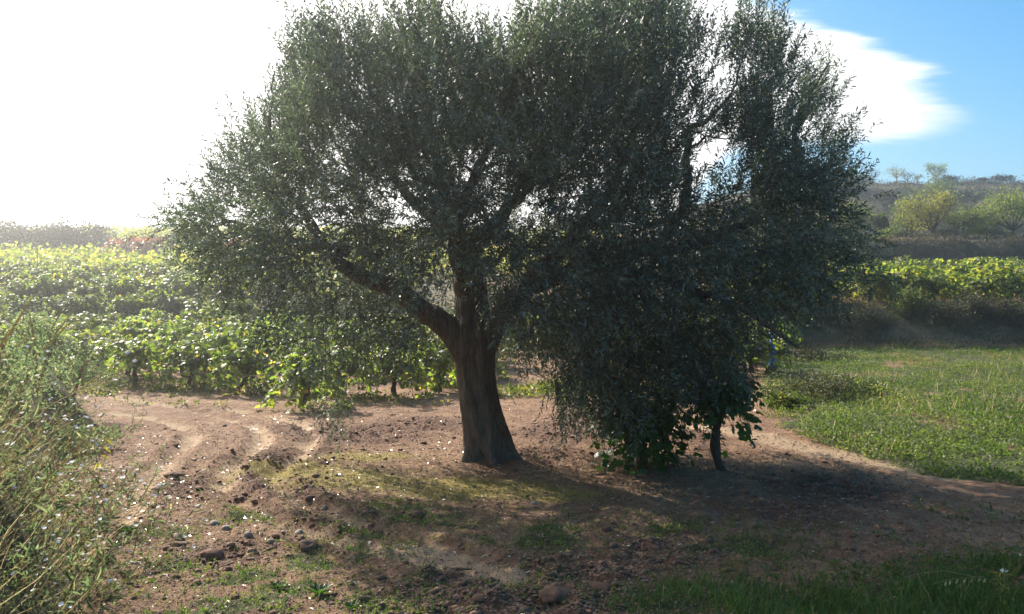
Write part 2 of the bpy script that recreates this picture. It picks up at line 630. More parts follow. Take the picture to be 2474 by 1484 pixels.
M['vine_leaf_red'] = leaf_mat('vine_leaf_red', [(0, (.17, .06, .02)), (.6, (.27, .09, .03)), (1, (.24, .16, .05))], trans=.45, tcol=(1.2, .9, .4), rough=.5)
M['almond_leaf'] = leaf_mat('almond_leaf', [(0, (.055, .075, .025)), (.6, (.11, .13, .042)), (1, (.2, .18, .055))], trans=.5, rough=.5)
M['yellow_leaf'] = leaf_mat('yellow_leaf', [(0, (.12, .12, .035)), (.6, (.22, .2, .055)), (1, (.32, .26, .08))], trans=.5, rough=.5)
M['scrub_leaf'] = leaf_mat('scrub_leaf', [(0, (.03, .032, .017)), (.6, (.055, .055, .026)), (1, (.12, .1, .055))], trans=.2, rough=.6)
M['herb_leaf'] = leaf_mat('herb_leaf', [(0, (.035, .065, .014)), (.6, (.075, .11, .024)), (.88, (.17, .16, .06)), (1, (.30, .24, .13))], trans=.5, tcol=(1.25, 1.2, .5), rough=.5)
M['grass_blade'] = leaf_mat('grass_blade', [(0, (.03, .072, .016)), (.6, (.058, .11, .026)), (.85, (.13, .145, .045)), (1, (.28, .22, .10))], trans=.4, rough=.45)
M['straw'] = leaf_mat('straw', [(0, (.15, .125, .075)), (.6, (.26, .225, .145)), (1, (.42, .38, .28))], trans=.5, tcol=(1.1, 1.0, .7), rough=.6)
M['bank_straw'] = leaf_mat('bank_straw', [(0, (.10, .085, .055)), (.6, (.17, .145, .095)), (1, (.26, .225, .155))], trans=.35, tcol=(1, .92, .7), rough=.7)
M['field_leaf'] = leaf_mat('field_leaf', [(0, (.04, .065, .018)), (.5, (.08, .11, .03)), (.88, (.13, .14, .05)), (1, (.20, .17, .09))], trans=.42, tcol=(1.0, 1.15, .5), rough=.55, spec=.4)
M['bank_leaf'] = leaf_mat('bank_leaf', [(0, (.055, .085, .042)), (.55, (.105, .14, .078)), (.88, (.17, .18, .115)), (1, (.28, .26, .17))], trans=.5, tcol=(1.1, 1.15, .8), rough=.65, spec=.2)
M['petal'] = leaf_mat('petal', [(0, (.7, .68, .66)), (1, (.85, .84, .82))], trans=.3, tcol=(.6, .6, .58), rough=.6, vary=.05)
M['olive_bark'] = bark_mat('olive_bark', (.032, .021, .015), (.21, .16, .12), 6.5, 1.0, .2)
M['vine_bark'] = bark_mat('vine_bark', (.035, .022, .016), (.11, .075, .055), 16, .8, .3)
M['tree_bark'] = bark_mat('tree_bark', (.035, .027, .022), (.09, .07, .055), 8, .6, .3)
M['twig_bark'] = bark_mat('twig_bark', (.10, .085, .065), (.2, .17, .13), 20, .3, .4)
M['stone'] = plain_mat('stone', [(.3, (.16, .125, .10)), (.7, (.30, .25, .20))], .85, 14, .5)
M['clod'] = plain_mat('clod', [(0, (.10, .05, .032)), (.6, (.18, .095, .058)), (1, (.30, .19, .125))], .95, 30, .6, use_tint=True)
M['pebble'] = plain_mat('pebble', [(0, (.2, .15, .11)), (.6, (.30, .24, .18)), (1, (.46, .41, .34))], .7, 60, .2, use_tint=True)
M['stick'] = bark_mat('stick', (.07, .045, .03), (.2, .14, .09), 24, .5, .3)
M['pale_wood'] = bark_mat('pale_wood', (.28, .23, .18), (.5, .44, .37), 20, .4, .3)
M['blue_plastic'] = plain_mat('blue_plastic', [(.3, (.03, .10, .38)), (.7, (.05, .16, .5))], .45, 9, .1)
M['fallen_leaf'] = leaf_mat('fallen_leaf', [(0, (.14, .085, .045)), (.6, (.26, .2, .13)), (1, (.5, .46, .38))], trans=.1, rough=.3, spec=.55)


def ground_mat():
    m, N, Lk = new_mat('ground')
    out = N.new('ShaderNodeOutputMaterial')
    p = N.new('ShaderNodeBsdfPrincipled')
    tcn = N.new('ShaderNodeTexCoord')

    def noise(scale, detail=6, rough=.6):
        n = N.new('ShaderNodeTexNoise')
        n.inputs['Scale'].default_value = scale
        n.inputs['Detail'].default_value = detail
        n.inputs['Roughness'].default_value = rough
        Lk.new(tcn.outputs['Object'], n.inputs['Vector'])
        return n.outputs[0]

    def attr(nm):
        a = N.new('ShaderNodeAttribute')
        a.attribute_name = nm
        return a.outputs['Fac']

    def mix(f, a, b):
        n = N.new('ShaderNodeMix')
        n.data_type = 'RGBA'
        Lk.new(f, n.inputs[0])
        for i, c in ((6, a), (7, b)):
            if isinstance(c, tuple):
                n.inputs[i].default_value = (*c, 1)
            else:
                Lk.new(c, n.inputs[i])
        return n.outputs[2]

    def sharpen(f, nse, w=.35):
        a = N.new('ShaderNodeMath')
        a.operation = 'MULTIPLY_ADD'
        Lk.new(nse, a.inputs[0])
        a.inputs[1].default_value = w * 2
        b = N.new('ShaderNodeMath')
        b.operation = 'SUBTRACT'
        Lk.new(f, b.inputs[0])
        b.inputs[1].default_value = w
        Lk.new(b.outputs[0], a.inputs[2])
        r = N.new('ShaderNodeMapRange')
        r.interpolation_type = 'SMOOTHSTEP'
        Lk.new(a.outputs[0], r.inputs[0])
        r.inputs[1].default_value = .2
        r.inputs[2].default_value = .75
        return r.outputs[0]

    nA, nB, nC = noise(1.7, 8, .65), noise(9, 8, .7), noise(55, 5, .7)
    soil = ramp(N, [(.3, (.10, .052, .032)), (.45, (.205, .11, .061)), (.56, (.325, .195, .113)), (.7, (.43, .29, .178))])
    mm = N.new('ShaderNodeMath')
    mm.operation = 'MULTIPLY_ADD'
    Lk.new(nB, mm.inputs[0])
    mm.inputs[1].default_value = .55
    m2 = N.new('ShaderNodeMath')
    m2.operation = 'MULTIPLY'
    Lk.new(nA, m2.inputs[0])
    m2.inputs[1].default_value = .45
    Lk.new(m2.outputs[0], mm.inputs[2])
    Lk.new(mm.outputs[0], soil.inputs[0])
    c = soil.outputs[0]
    c = mix(sharpen(attr('rut'), nB, .2), c, (.42, .29, .18))
    c = mix(sharpen(attr('rough'), nB, .3), c, (.15, .077, .048))
    c = mix(sharpen(attr('moss'), nB, .25), c, (.27, .205, .05))
    g = ramp(N, [(.3, (.04, .05, .018)), (.55, (.08, .085, .035)), (.75, (.17, .125, .075))])
    Lk.new(nB, g.inputs[0])
    c = mix(sharpen(attr('green'), nA, .25), c, g.outputs[0])
    nD = noise(.11, 5, .6)
    dr = ramp(N, [(.36, (.028, .03, .018)), (.5, (.07, .066, .036)), (.62, (.2, .17, .10))])
    ma = N.new('ShaderNodeMath')
    ma.operation = 'MULTIPLY_ADD'
    Lk.new(nD, ma.inputs[0])
    ma.inputs[1].default_value = .6
    mb_ = N.new('ShaderNodeMath')
    mb_.operation = 'MULTIPLY'
    Lk.new(nA, mb_.inputs[0])
    mb_.inputs[1].default_value = .4
    Lk.new(mb_.outputs[0], ma.inputs[2])
    Lk.new(ma.outputs[0], dr.inputs[0])
    c = mix(sharpen(attr('dry'), nB, .15), c, dr.outputs[0])
    Lk.new(c, p.inputs['Base Color'])
    p.inputs['Roughness'].default_value = .92
    p.inputs['Specular IOR Level'].default_value = .25
    b = N.new('ShaderNodeBump')
    b.inputs['Strength'].default_value = 1.0
    b.inputs['Distance'].default_value = .05
    Lk.new(nB, b.inputs['Height'])
    b2 = N.new('ShaderNodeBump')
    b2.inputs['Strength'].default_value = 1.0
    b2.inputs['Distance'].default_value = .016
    Lk.new(nC, b2.inputs['Height'])
    Lk.new(b.outputs[0], b2.inputs['Normal'])
    Lk.new(b2.outputs[0], p.inputs['Normal'])
    Lk.new(p.outputs[0], out.inputs[0])
    return m


M['ground'] = ground_mat()


# ------------------------------------------------------------------ the ground: one polar sheet round the viewpoint
def build_ground():
    front = np.linspace(R(-35), R(35), 410)
    rest = np.linspace(R(35), R(325), 80)[1:-1]
    th = np.concatenate([front, rest])
    r = np.concatenate([np.linspace(.6, 4.6, 14)[:-1], np.exp(np.linspace(math.log(4.6), math.log(24), 285))[:-1],
                        np.exp(np.linspace(math.log(24), math.log(150), 95))[:-1], np.exp(np.linspace(math.log(150), math.log(620), 16))])
    RR, TT = np.meshgrid(r, th, indexing='ij')
    x, y = (RR * np.sin(TT)).ravel(), (RR * np.cos(TT)).ravel()
    x = np.append(x, 0.0)
    y = np.append(y, 0.0)
    z = height(x, y, True)
    nr, nt = len(r), len(th)
    i, j = np.meshgrid(np.arange(nr - 1), np.arange(nt), indexing='ij')
    j2 = (j + 1) % nt
    f4 = np.stack([i * nt + j, i * nt + j2, (i + 1) * nt + j2, (i + 1) * nt + j], -1).reshape(-1, 4)
    f4 = f4[:, ::-1]
    c = nr * nt
    f3 = np.array([(c, (q + 1) % nt, q) for q in range(nt)])
    u = x / np.maximum(y, 5)
    green = np.clip(field_mask(x, y) * (.35 + .65 * smooth(.34, .5, fbm(x * .7 + 3, y * 1.1, 3, 48))) + verge_mask(x, y) + .75 * tuft_mask(x, y) + .6 * smooth(-.1, .3, bank_d(x, y)) * smooth(20, 14, y)
                    + smooth(34, 38, y) * smooth(.1, -.1, u) * .6, 0, 1)
    dry = np.clip(smooth(27.8, 28.4, y) * smooth(.05, .2, u) * (1 - smooth(30.6, 31.5, y) * smooth(52.5, 51.5, y)) + smooth(32.2, 33, y) * smooth(37, 35.5, y) * smooth(.2, .05, u)
                  + smooth(74, 76, y) * smooth(83, 80, y), 0, 1)
    attrs = {'green': green, 'dry': dry, 'moss': moss_mask(x, y) * smooth(20, 14, y), 'rut': rut_mask(x, y) * smooth(24, 18, y) * smooth(3, 5, y),
             'rough': roughness(x, y) * smooth(26, 18, y)}
    me = mesh_np('ground', np.stack([x, y, z], -1), [f3, f4], attrs, True, [M['ground']])
    return tag(link('ground', me), 'reddish bare earth and fields rising to the hill', None, None, 'structure')


build_ground()


# ------------------------------------------------------------------ the olive tree
def px3(px, py, Y):
    return A([(px - 1237) / F * Y, Y, CAMZ - (py - 742) / F * Y])


OUT = A([(700, 105), (745, 75), (850, 90), (900, 100), (960, 60), (1020, 15), (1080, 25), (1130, 105), (1200, 100), (1290, 40), (1380, 20), (1470, -20), (1600, -60), (1685, -10),
         (1712, 40), (1750, 75), (1795, 85), (1850, 30), (1895, 105), (1955, 150), (2005, 210), (2025, 270), (2060, 300), (2055, 340), (2080, 400), (2070, 450),
         (2105, 560), (2150, 640), (2020, 705), (1965, 765), (1925, 830), (1880, 900), (1870, 960), (1780, 985), (1660, 960), (1600, 985), (1500, 1010), (1400, 1020), (1340, 1010), (1285, 930),
         (1210, 940), (1150, 900), (1050, 960), (950, 1010), (890, 1020), (830, 1070), (780, 1010), (700, 890), (620, 810), (500, 750), (430, 650), (385, 560), (345, 500),
         (470, 450), (570, 340), (655, 240), (690, 160)], float)


def in_poly(x, y, P=OUT):
    c = np.zeros(len(x), bool)
    n = len(P)
    for i in range(n):
        x1, y1 = P[i]
        x2, y2 = P[(i + 1) % n]
        hit = ((y1 > y) != (y2 > y)) & (x < (x2 - x1) * (y - y1) / (y2 - y1 + 1e-12) + x1)
        c ^= hit
    return c


GAPS = [(1885, 860, 150), (1878, 800, 70), (1062, 240, 30), (960, 465, 40), (1005, 520, 42), (1270, 515, 42), (1130, 425, 30), (830, 410, 30), (1190, 450, 30), (790, 520, 40), (840, 560, 30), (1180, 415, 30),
        (1660, 60, 30), (1690, 190, 55), (1740, 240, 45), (1640, 330, 35), (1660, 470, 40), (1780, 200, 35), (1700, 400, 45), (1760, 420, 35), (1930, 370, 40), (1880, 260, 35), (590, 520, 50), (480, 470, 40),
        (1085, 640, 28), (1110, 760, 22), (1310, 690, 30), (1240, 860, 60), (1260, 920, 50), (1020, 880, 55), (1150, 960, 90)]


def build_olive():
    r = np.random.default_rng(5)
    base = A([OLIVE[0], OLIVE[1], h1(*OLIVE)])
    root = empty('olive_tree', base, 'old olive tree with a thick leaning trunk and wide silvery crown', 'tree')
    off = -base
    Yt = OLIVE[1]
    S = Yt / F

    # trunk
    tp = [(1192, 1150, 86), (1190, 1122, 74), (1184, 1095, 63), (1176, 1050, 57), (1166, 1000, 54), (1156, 950, 53), (1149, 900, 54), (1146, 860, 57), (1147, 825, 60), (1148, 790, 56), (1146, 760, 46)]
    pts = A([px3(a, b, Yt) for a, b, _ in tp])
    rad = A([c * S * .82 for *_, c in tp])
    tt = np.linspace(0, 1, len(tp))
    t2 = np.linspace(0, 1, 54)
    pts = np.stack([np.interp(t2, tt, pts[:, k]) for k in range(3)], -1)
    rad = np.interp(t2, tt, rad)
    mb = MB()
    n = 44
    th = np.linspace(0, 2 * math.pi, n, endpoint=False)
    V = []
    for k in range(54):
        zrel = pts[k, 2] - base[2]
        flare = np.exp(-max(zrel, 0) / .16)
        lob = 1.04 + flare * (.30 * np.cos(th * 5 + 1.0) + .12 * np.cos(th * 3 + 2.2) + .20 * np.maximum(0, np.cos(th - .2)) ** 3)
        fl = 1 + .055 * np.sin(th * 7 + 2.5 * zrel + 2 * np.sin(zrel * 2.1)) + .05 * np.sin(th * 4 - 1.7 * zrel + 1.3) + .035 * np.sin(th * 13 + zrel * 4)
        seam = -.16 * np.exp(-((np.angle(np.exp(1j * (th - (-1.75 + .18 * zrel))))) / .16) ** 2) * math.exp(-max(zrel - .3, 0) / .5)
        bump = .26 * (fbm(np.cos(th) * 2.2 + 11 + zrel * .6, np.sin(th) * 2.2 + zrel * 2.4 + 30, 4, 7) - .5) + .14 * np.exp(-(((np.angle(np.exp(1j * (th + 2.3)))) / .35) ** 2 + ((zrel - .75) / .13) ** 2))
        rr = rad[k] * lob * (fl + seam + bump)
        V.append(np.stack([pts[k, 0] + rr * np.cos(th), pts[k, 1] + rr * np.sin(th), np.full(n, pts[k, 2])], -1))
    V = np.concatenate(V)
    i, j = np.meshgrid(np.arange(53), np.arange(n), indexing='ij')
    j2 = (j + 1) % n
    f4 = np.stack([i * n + j, i * n + j2, (i + 1) * n + j2, (i + 1) * n + j], -1).reshape(-1, 4)
    mb.add(V + off, None, f4)
    mb.add(np.vstack([V[-n:] + off, (pts[-1] + off)[None]]), [(n, q, (q + 1) % n) for q in range(n)])
    mb.build('trunk', M['olive_bark'], root, True)

    # limbs, each one its own part
    limbs = [
        [(1128, 850, 0, 46), (1090, 795, -.05, 38), (1045, 745, -.12, 34), (985, 690, -.2, 31), (910, 650, -.3, 28), (850, 610, -.4, 24), (790, 540, -.5, 19), (720, 450, -.5, 13), (690, 330, -.5, 8), (700, 180, -.4, 4)],
        [(1146, 830, 0, 52), (1138, 740, .1, 50), (1122, 660, .15, 48), (1112, 600, .2, 40), (1090, 540, .3, 30), (1060, 450, .4, 22), (1040, 330, .5, 16), (1030, 200, .5, 10), (1020, 60, .5, 5)],
        [(1160, 850, 0, 44), (1195, 790, -.1, 36), (1235, 735, -.2, 31), (1300, 680, -.35, 27), (1390, 600, -.5, 23), (1470, 480, -.6, 18), (1530, 320, -.6, 12), (1570, 150, -.5, 6), (1585, 30, -.5, 3)],
        [(1112, 640, .15, 32), (1150, 560, .5, 26), (1220, 470, .8, 21), (1290, 350, 1.0, 15), (1340, 200, 1.1, 9), (1360, 80, 1.0, 4)],
        [(1290, 690, -.3, 25), (1400, 650, 0, 23), (1520, 620, .4, 21), (1640, 560, .8, 19), (1700, 470, 1.0, 17), (1690, 380, 1.0, 14), (1705, 290, 1.0, 12), (1760, 265, 1.0, 9), (1830, 190, 1.0, 6), (1860, 60, 1.0, 3)],
        [(1560, 600, .55, 20), (1700, 590, .3, 19), (1800, 560, 0, 17), (1880, 500, -.2, 15), (1920, 440, -.2, 13), (1900, 370, -.2, 11), (1930, 300, -.2, 8), (1980, 200, -.2, 4)],
        [(1905, 465, -.2, 11), (1950, 420, -.1, 9), (1985, 400, -.1, 7), (2030, 380, 0, 4)],
        [(1380, 610, -.5, 20), (1450, 660, -1.0, 17), (1560, 690, -1.5, 14), (1680, 740, -1.9, 10), (1780, 820, -2.1, 6)],
        [(850, 610, -.4, 18), (740, 590, 0, 14), (620, 560, .4, 10), (500, 520, .6, 6), (420, 500, .7, 3)],
        [(1100, 560, .3, 22), (980, 470, .9, 17), (900, 360, 1.2, 13), (860, 240, 1.2, 8), (850, 120, 1.2, 4)],
        [(1130, 690, .15, 26), (1100, 620, -.6, 20), (1130, 520, -1.2, 16), (1200, 400, -1.6, 11), (1260, 280, -1.7, 7), (1290, 140, -1.6, 4)],
    ]
    nodes, nrad = [], []
    for L in limbs:
        P = A([px3(a, b, Yt) + A([0, dy, 0]) for a, b, dy, _ in L])
        rr = A([c * S for *_, c in L]) * np.linspace(.86, .5, len(L))
        s0 = np.linspace(0, 1, len(L))
        s1 = np.linspace(0, 1, 7 * len(L))
        # smooth interpolation
        for _ in range(2):
            Q = np.stack([np.interp(s1, s0, P[:, k]) for k in range(3)], -1)
        ker = A([1, 2, 3, 2, 1]) / 9
        Qs = Q.copy()
        for k in range(3):
            Qs[2:-2, k] = np.convolve(Q[:, k], ker, 'valid')
        jit = np.cumsum(r.normal(0, .011, Qs.shape), 0)
        jit -= jit[0]
        Qs = Qs + jit * smooth(0, .3, s1)[:, None]
        rq = np.interp(s1, s0, rr)
        MB().tube(Qs + off, rq, 14, .16, len(nodes) % 50, True, 5).build('limb', M['olive_bark'], root, True)
        for q, ra in zip(Qs[8::3], rq[8::3]):
            nodes.append(q)
            nrad.append(ra)
    # clump centres inside the crown outline
    cx, cyv, S_off = [], [], []
    cand = 40000
    X = r.uniform(340, 2140, cand)
    Yp = r.uniform(-80, 1080, cand)
    D = r.uniform(-1, 1, cand)
    inside = in_poly(X, Yp)
    for ang in range(8):                                # keep a margin to the outline
        inside &= in_poly(X + 58 * math.cos(ang * .785), Yp + 52 * math.sin(ang * .785))
    X, Yp, D = X[inside], Yp[inside], D[inside]
    half = 2.75 * np.sqrt(np.clip(1 - ((X - 1260) / 900) ** 2, .05, 1)) * np.clip(1.1 - np.abs((Yp - 470) / 900) ** 2 * 1.6, .25, 1)
    half = np.where(Yp > 760, half * .8, half)
    dep = D * half
    dens = np.ones(len(X))
    dens *= 1 - .6 * smooth(1080, 900, X) * smooth(570, 690, Yp)
    dens *= 1 - .6 * smooth(700, 480, X) * smooth(520, 600, Yp)         # thin, see-through left skirt
    dens *= np.where((X > 1250) & (Yp > 640), .82, 1)
    dens *= np.where((X > 780) & (X < 1330) & (Yp > 800), .34, 1)        # open round the trunk
    dens *= .4 + .6 * np.abs(D) ** .7 + .25 * smooth(250, 80, Yp) + .25 * (D < -.3)
    keep = r.random(len(X)) < dens
    X, Yp, dep = X[keep], Yp[keep], dep[keep]
    sel = []
    for q in range(len(X)):
        Yq = Yt + dep[q]
        gx, gy = X[q], Yp[q]
        bad = False
        for (a, b, c) in GAPS:
            if (gx - a) ** 2 + (gy - b) ** 2 < ((c * .7 + 18) if a < 1600 else (c * .7 + 24)) ** 2:
                bad = True
                break
        if bad:
            continue
        if gy > 640 and abs(gx - 1150) < 95 and dep[q] < .6:
            continue
        if dep[q] < .3 and gy > 600 and dist_poly(gx, gy, [(1110, 800), (1045, 745), (985, 690), (860, 622)]) < 40:
            continue
        p = px3(gx, gy, Yq)
        ok = True
        for s in sel:
            if abs(s[0] - p[0]) < .25 and abs(s[2] - p[2]) < .25 and (s - p) @ (s - p) < .25 ** 2:
                ok = False
                break
        if ok and p[2] > .35:
            sel.append(p)
        if len(sel) >= 1080:
            break
    C = A(sel)
    # branches to the clumps
    nodes_a = A(nodes)
    nr_a = A(nrad)
    order = np.argsort([np.min(np.sum((nodes_a - c) ** 2, 1)) for c in C])
    br = MB()
    crown = MB()
    NL, NR = list(nodes_a), list(nr_a)
    for q in order:
        c = C[q]
        na = A(NL)
        w = np.sum((na - c) ** 2, 1) + 2.5 * np.maximum(0, na[:, 2] - c[2] + .1) ** 2
        k = int(np.argmin(w))
        a = NL[k]
        ra = min(max(NR[k] * .5, .006), .022)
        ln = np.linalg.norm(c - a)
        t = np.linspace(0, 1, 6)
        mid = A([0, 0, .14 * ln]) * (1 if c[2] > 1.6 else 1.6)
        path = a[None] * (1 - t)[:, None] + c[None] * t[:, None] + (4 * t * (1 - t))[:, None] * mid + np.vstack([np.zeros(3), r.normal(0, .035 * ln, (4, 3)), np.zeros(3)])
        br.tube(path + off, np.linspace(ra, .005, 6), 5, 0, 0, False)
        NL += [path[3], path[5]]
        NR += [ra * .6, ra * .4]
        # twigs and leaves
        hgt = c[2]
        py = 742 - (c[2] - CAMZ) / c[1] * F
        px = 1237 + c[0] / c[1] * F
        outward = unit(c - A([.1, Yt, 2.4]))
        up = smooth(2.0, 4.2, hgt)
        sparse = .75 if (px < 1060 and py > 620) or (px < 720 and py > 520) else 1.0
        ntw = int((15 + r.integers(0, 6)) * sparse)
        ctint = r.normal(0, .2)
        edge = (py < 420) and not in_poly(A([px, px - 60, px + 60]), A([py - 85, py - 60, py - 60])).all()
        for _ in range(ntw + (6 if edge else 0)):
            dirn = unit(outward * .7 + rdir(1, r)[0] * .85 + A([0, 0, 1.25 * up - .75 * (1 - up)]))
            s = c + r.normal(0, .13, 3)
            tl = r.uniform(.22, .5)
            if _ >= ntw:
                tl = r.uniform(.4, .7)
                dirn = unit(outward * .35 + rdir(1, r)[0] * .3 + A([0, 0, 1.0]))
            nl = int(tl * 62)
            tt = np.linspace(0.05, 1, nl)
            curve = A([0, 0, -.25 * (1 - up) + .05])
            P = s[None] + dirn[None] * (tt * tl)[:, None] + curve[None] * (tt ** 2 * tl)[:, None]
            if _ % 5 == 0:
                br.tube(np.stack([s, P[nl // 2], P[-1]]) + off, [.004, .003, .0015], 3, 0, 0, False)
            side = unit(np.cross(dirn, rdir(nl, r)))
            dl = unit(dirn[None] * r.uniform(.35, 1.1, (nl, 1)) + side * .8)
            nrm = unit(np.cross(dl, rdir(nl, r)))
            crown.leaves(P + off, dl, nrm, r.uniform(.05, .085, nl), r.uniform(.012, .0185, nl), T_OLIVE, np.clip(r.normal(.45, .2, nl) + ctint, 0, 1))
    b = br.build('branches', M['olive_bark'], root)
    tag(b, None, None, None, 'stuff')
    print('olive clumps', len(C), 'leaf verts', crown.n)
    crown.build('crown', M['olive_leaf'], root)


build_olive()


# ------------------------------------------------------------------ grapevines
def vine_parts(seed, spread=.55, hgt=1.05, ncane=11, leafn=24, leaf=.105, trunk_h=.42, droop=.5):
    """returns trunk MB, foliage arrays (pos, dir, nrm, L, tint)"""
    r = np.random.default_rng(seed)
    tb = MB()
    lean = r.normal(0, .07, 2)
    k = 8
    t = np.linspace(0, 1, k)
    tp = np.stack([lean[0] * t + .03 * np.sin(t * 5 + seed), lean[1] * t + .03 * np.cos(t * 4 + seed), -.08 + t * (trunk_h + .08)], -1)
    tb.tube(tp, .045 + .018 * (1 - t) + .012 * np.sin(t * 9 + seed) + .02 * smooth(.8, 1, t), 10, .3, seed % 40, True, 4)
    head = tp[-1]
    P, D, Nn, T = [], [], [], []
    for c in range(ncane):
        a = 2 * math.pi * (c + r.uniform(-.3, .3)) / ncane
        o = A([math.cos(a), math.sin(a), 0])
        ln = r.uniform(.75, 1.15)
        tt = np.linspace(0, 1, 9)
        rise = (hgt - trunk_h) * r.uniform(.75, 1.15)
        path = head + o[None] * (spread * ln * (tt ** 1.1))[:, None] + A([0, 0, 1])[None] * (rise * (1.9 * tt - (1 + droop * r.uniform(.3, 1.3)) * tt ** 2) * 1.1)[:, None]
        path += np.cumsum(r.normal(0, .012, path.shape), 0)
        tb.tube(path, np.linspace(.014, .003, 9), 4, 0, 0, False)
        m = leafn
        s = np.sort(r.uniform(.12, 1, m))
        pp = np.stack([np.interp(s, tt, path[:, q]) for q in range(3)], -1)
        sd = rdir(m, r)
        sd[:, 2] *= .6
        pp = pp + sd * r.uniform(.02, .14, (m, 1))
        P.append(pp)
        D.append(unit(sd + o[None] * .5 + A([0, 0, -.55])))
        Nn.append(unit(rdir(m, r) * .75 + A([0, 0, .9]) + o[None] * .5))
        T.append(np.clip(r.normal(.42, .26, m), 0, 1))
    P, D, Nn, T = (np.concatenate(q) for q in (P, D, Nn, T))
    Ls = leaf * r.uniform(.65, 1.2, len(P))
    return tb, P, D, Nn, Ls, T


def rot_mat(d, n):
    from mathutils import Matrix
    d = d / np.linalg.norm(d)
    s = np.cross(n, d)
    s /= np.linalg.norm(s)
    nn = np.cross(d, s)
    return Matrix(((d[0], s[0], nn[0], 0), (d[1], s[1], nn[1], 0), (d[2], s[2], nn[2], 0), (0, 0, 0, 1)))


VINE_PROTO = []
for q in range(6):
    tb, P, D, Nn, Ls, T = vine_parts(100 + q, spread=.72, hgt=1.15, ncane=16, leafn=56, leaf=.10, trunk_h=.26, droop=1.05)
    fm = MB().leaves(P, D, Nn, Ls, Ls * 1.0, T_VINE_S, T)
    VINE_PROTO.append((tb.mesh('trunk', M['vine_bark'], True), fm.mesh('foliage', M['vine_leaf'])))
def vine(x, y, label, group, mat='vine_leaf', s=1.0, r=random):
    q = r.randrange(6)
    root = empty('grape_vine', (x, y, h1(x, y) - .02), label, 'grapevine', group, r.uniform(0, 6.28), s)
    link('trunk', VINE_PROTO[q][0], root)
    f = link('foliage', VINE_PROTO[q][1], root)
    f.material_slots[0].link = 'OBJECT'
    f.material_slots[0].material = M[mat]
    return root


leaf_meshes = {}


def leaf_mesh(mat, k):
    if (mat, k) not in leaf_meshes:
        t = [.1, .3, .5, .7, .92][k]
        leaf_meshes[(mat, k)] = MB().leaves(A([[0, 0, 0.]]), A([[1., 0, 0]]), A([[0, 0, 1.]]), 1.0, 1.0, T_VINE, t).mesh('leaf', M[mat])
    return leaf_meshes[(mat, k)]


def leafy_vine(x, y, label, group, mat, seed, nobj, rz=0.0, z=None, fruit=0, **kw):
    """a vine near enough that its biggest leaves are parts of their own"""
    from mathutils import Matrix, Vector
    tb, P, D, Nn, Ls, T = vine_parts(seed, **kw)
    z0 = h1(x, y) - .02 if z is None else z
    root = empty('grape_vine', (x, y, z0), label, 'grapevine', group, rz)
    tb.build('trunk', M['vine_bark'], root, True)
    # largest in view: outermost towards the camera
    c, s_ = math.cos(rz), math.sin(rz)
    wy = P[:, 0] * s_ + P[:, 1] * c
    score = wy - Ls * 2 + np.random.default_rng(seed).normal(0, .12, len(P))
    o = np.argsort(score)
    a, b = o[:nobj], o[nobj:]
    for i in a:
        ob = link('leaf', leaf_mesh(mat, int(min(4, T[i] * 5))), root)
        ob.matrix_local = Matrix.Translation(Vector(P[i])) @ rot_mat(D[i], Nn[i]) @ Matrix.Diagonal((Ls[i], Ls[i], Ls[i], 1))
    if len(b):
        f = MB().leaves(P[b], D[b], Nn[b], Ls[b], Ls[b], T_VINE, T[b]).build('foliage', M[mat], root)
        tag(f, None, None, None, 'stuff')
    return root


# the two vines under the crown's right side
gx, gy = flat_ground(1565, 1137)
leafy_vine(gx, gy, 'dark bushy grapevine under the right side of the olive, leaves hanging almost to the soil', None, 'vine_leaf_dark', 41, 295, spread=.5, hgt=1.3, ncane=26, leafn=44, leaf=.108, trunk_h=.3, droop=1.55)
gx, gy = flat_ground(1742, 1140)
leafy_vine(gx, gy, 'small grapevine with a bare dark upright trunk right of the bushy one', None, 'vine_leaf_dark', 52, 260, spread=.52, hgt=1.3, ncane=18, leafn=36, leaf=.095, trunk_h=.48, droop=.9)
# front row beyond the track, on the left
FR = [(330, 20.2, 'vine_leaf', 'leafy grapevine at the left end of the front row beside the weedy bank'),
      (455, 19.6, 'vine_leaf', 'second grapevine from the bank in the front row beyond the track'),
      (575, 18.8, 'vine_leaf', 'third grapevine from the bank in the front row beyond the track'),
      (735, 16.6, 'vine_leaf', 'bright green grapevine standing forward of the front row, drooping shoots over the track edge'),
      (830, 18.2, 'vine_leaf', 'grapevine half hidden by hanging olive leaves, next to the forward vine'),
      (960, 18.0, 'vine_leaf_yellow', 'pale green grapevine seen under the olive crown left of the trunk'),
      (1060, 19.0, 'vine_leaf', 'grapevine seen just left of the olive trunk')]
for q, (px, Y, mat, lab) in enumerate(FR):
    leafy_vine((px - 1237) / F * Y, Y, lab, 'front row of vines beyond the track', mat, 60 + q, 110, rz=q * 1.3, spread=.74, hgt=1.3, ncane=17, leafn=44, leaf=.11, trunk_h=.3, droop=1.1)

rr = random.Random(4)
count = 0
# left block behind the front row
for row, Y in enumerate(np.arange(21.8, 36.6, 2.05)):
    step = 1.42
    xs = np.arange(-(1237 + 130) / F * Y, (1900 - 1237) / F * Y, step)
    for x in xs:
        px = 1237 + x / Y * F
        if (1240 < px < 1500 and Y < 26) or (Y > 32.4 and px > 620):
            continue
        yy = Y + rr.uniform(-.25, .25)
        vine(x + rr.uniform(-.2, .2), yy, f'leafy green grapevine inside the {["second", "third", "fourth", "fifth", "sixth", "seventh", "eighth", "last"][min(row, 7)]} row of the lower vineyard on the left',
             'vines of the lower left vineyard', rr.choice(['vine_leaf', 'vine_leaf', 'vine_leaf', 'vine_leaf_yellow']), rr.uniform(1.05, 1.3), rr)
        count += 1
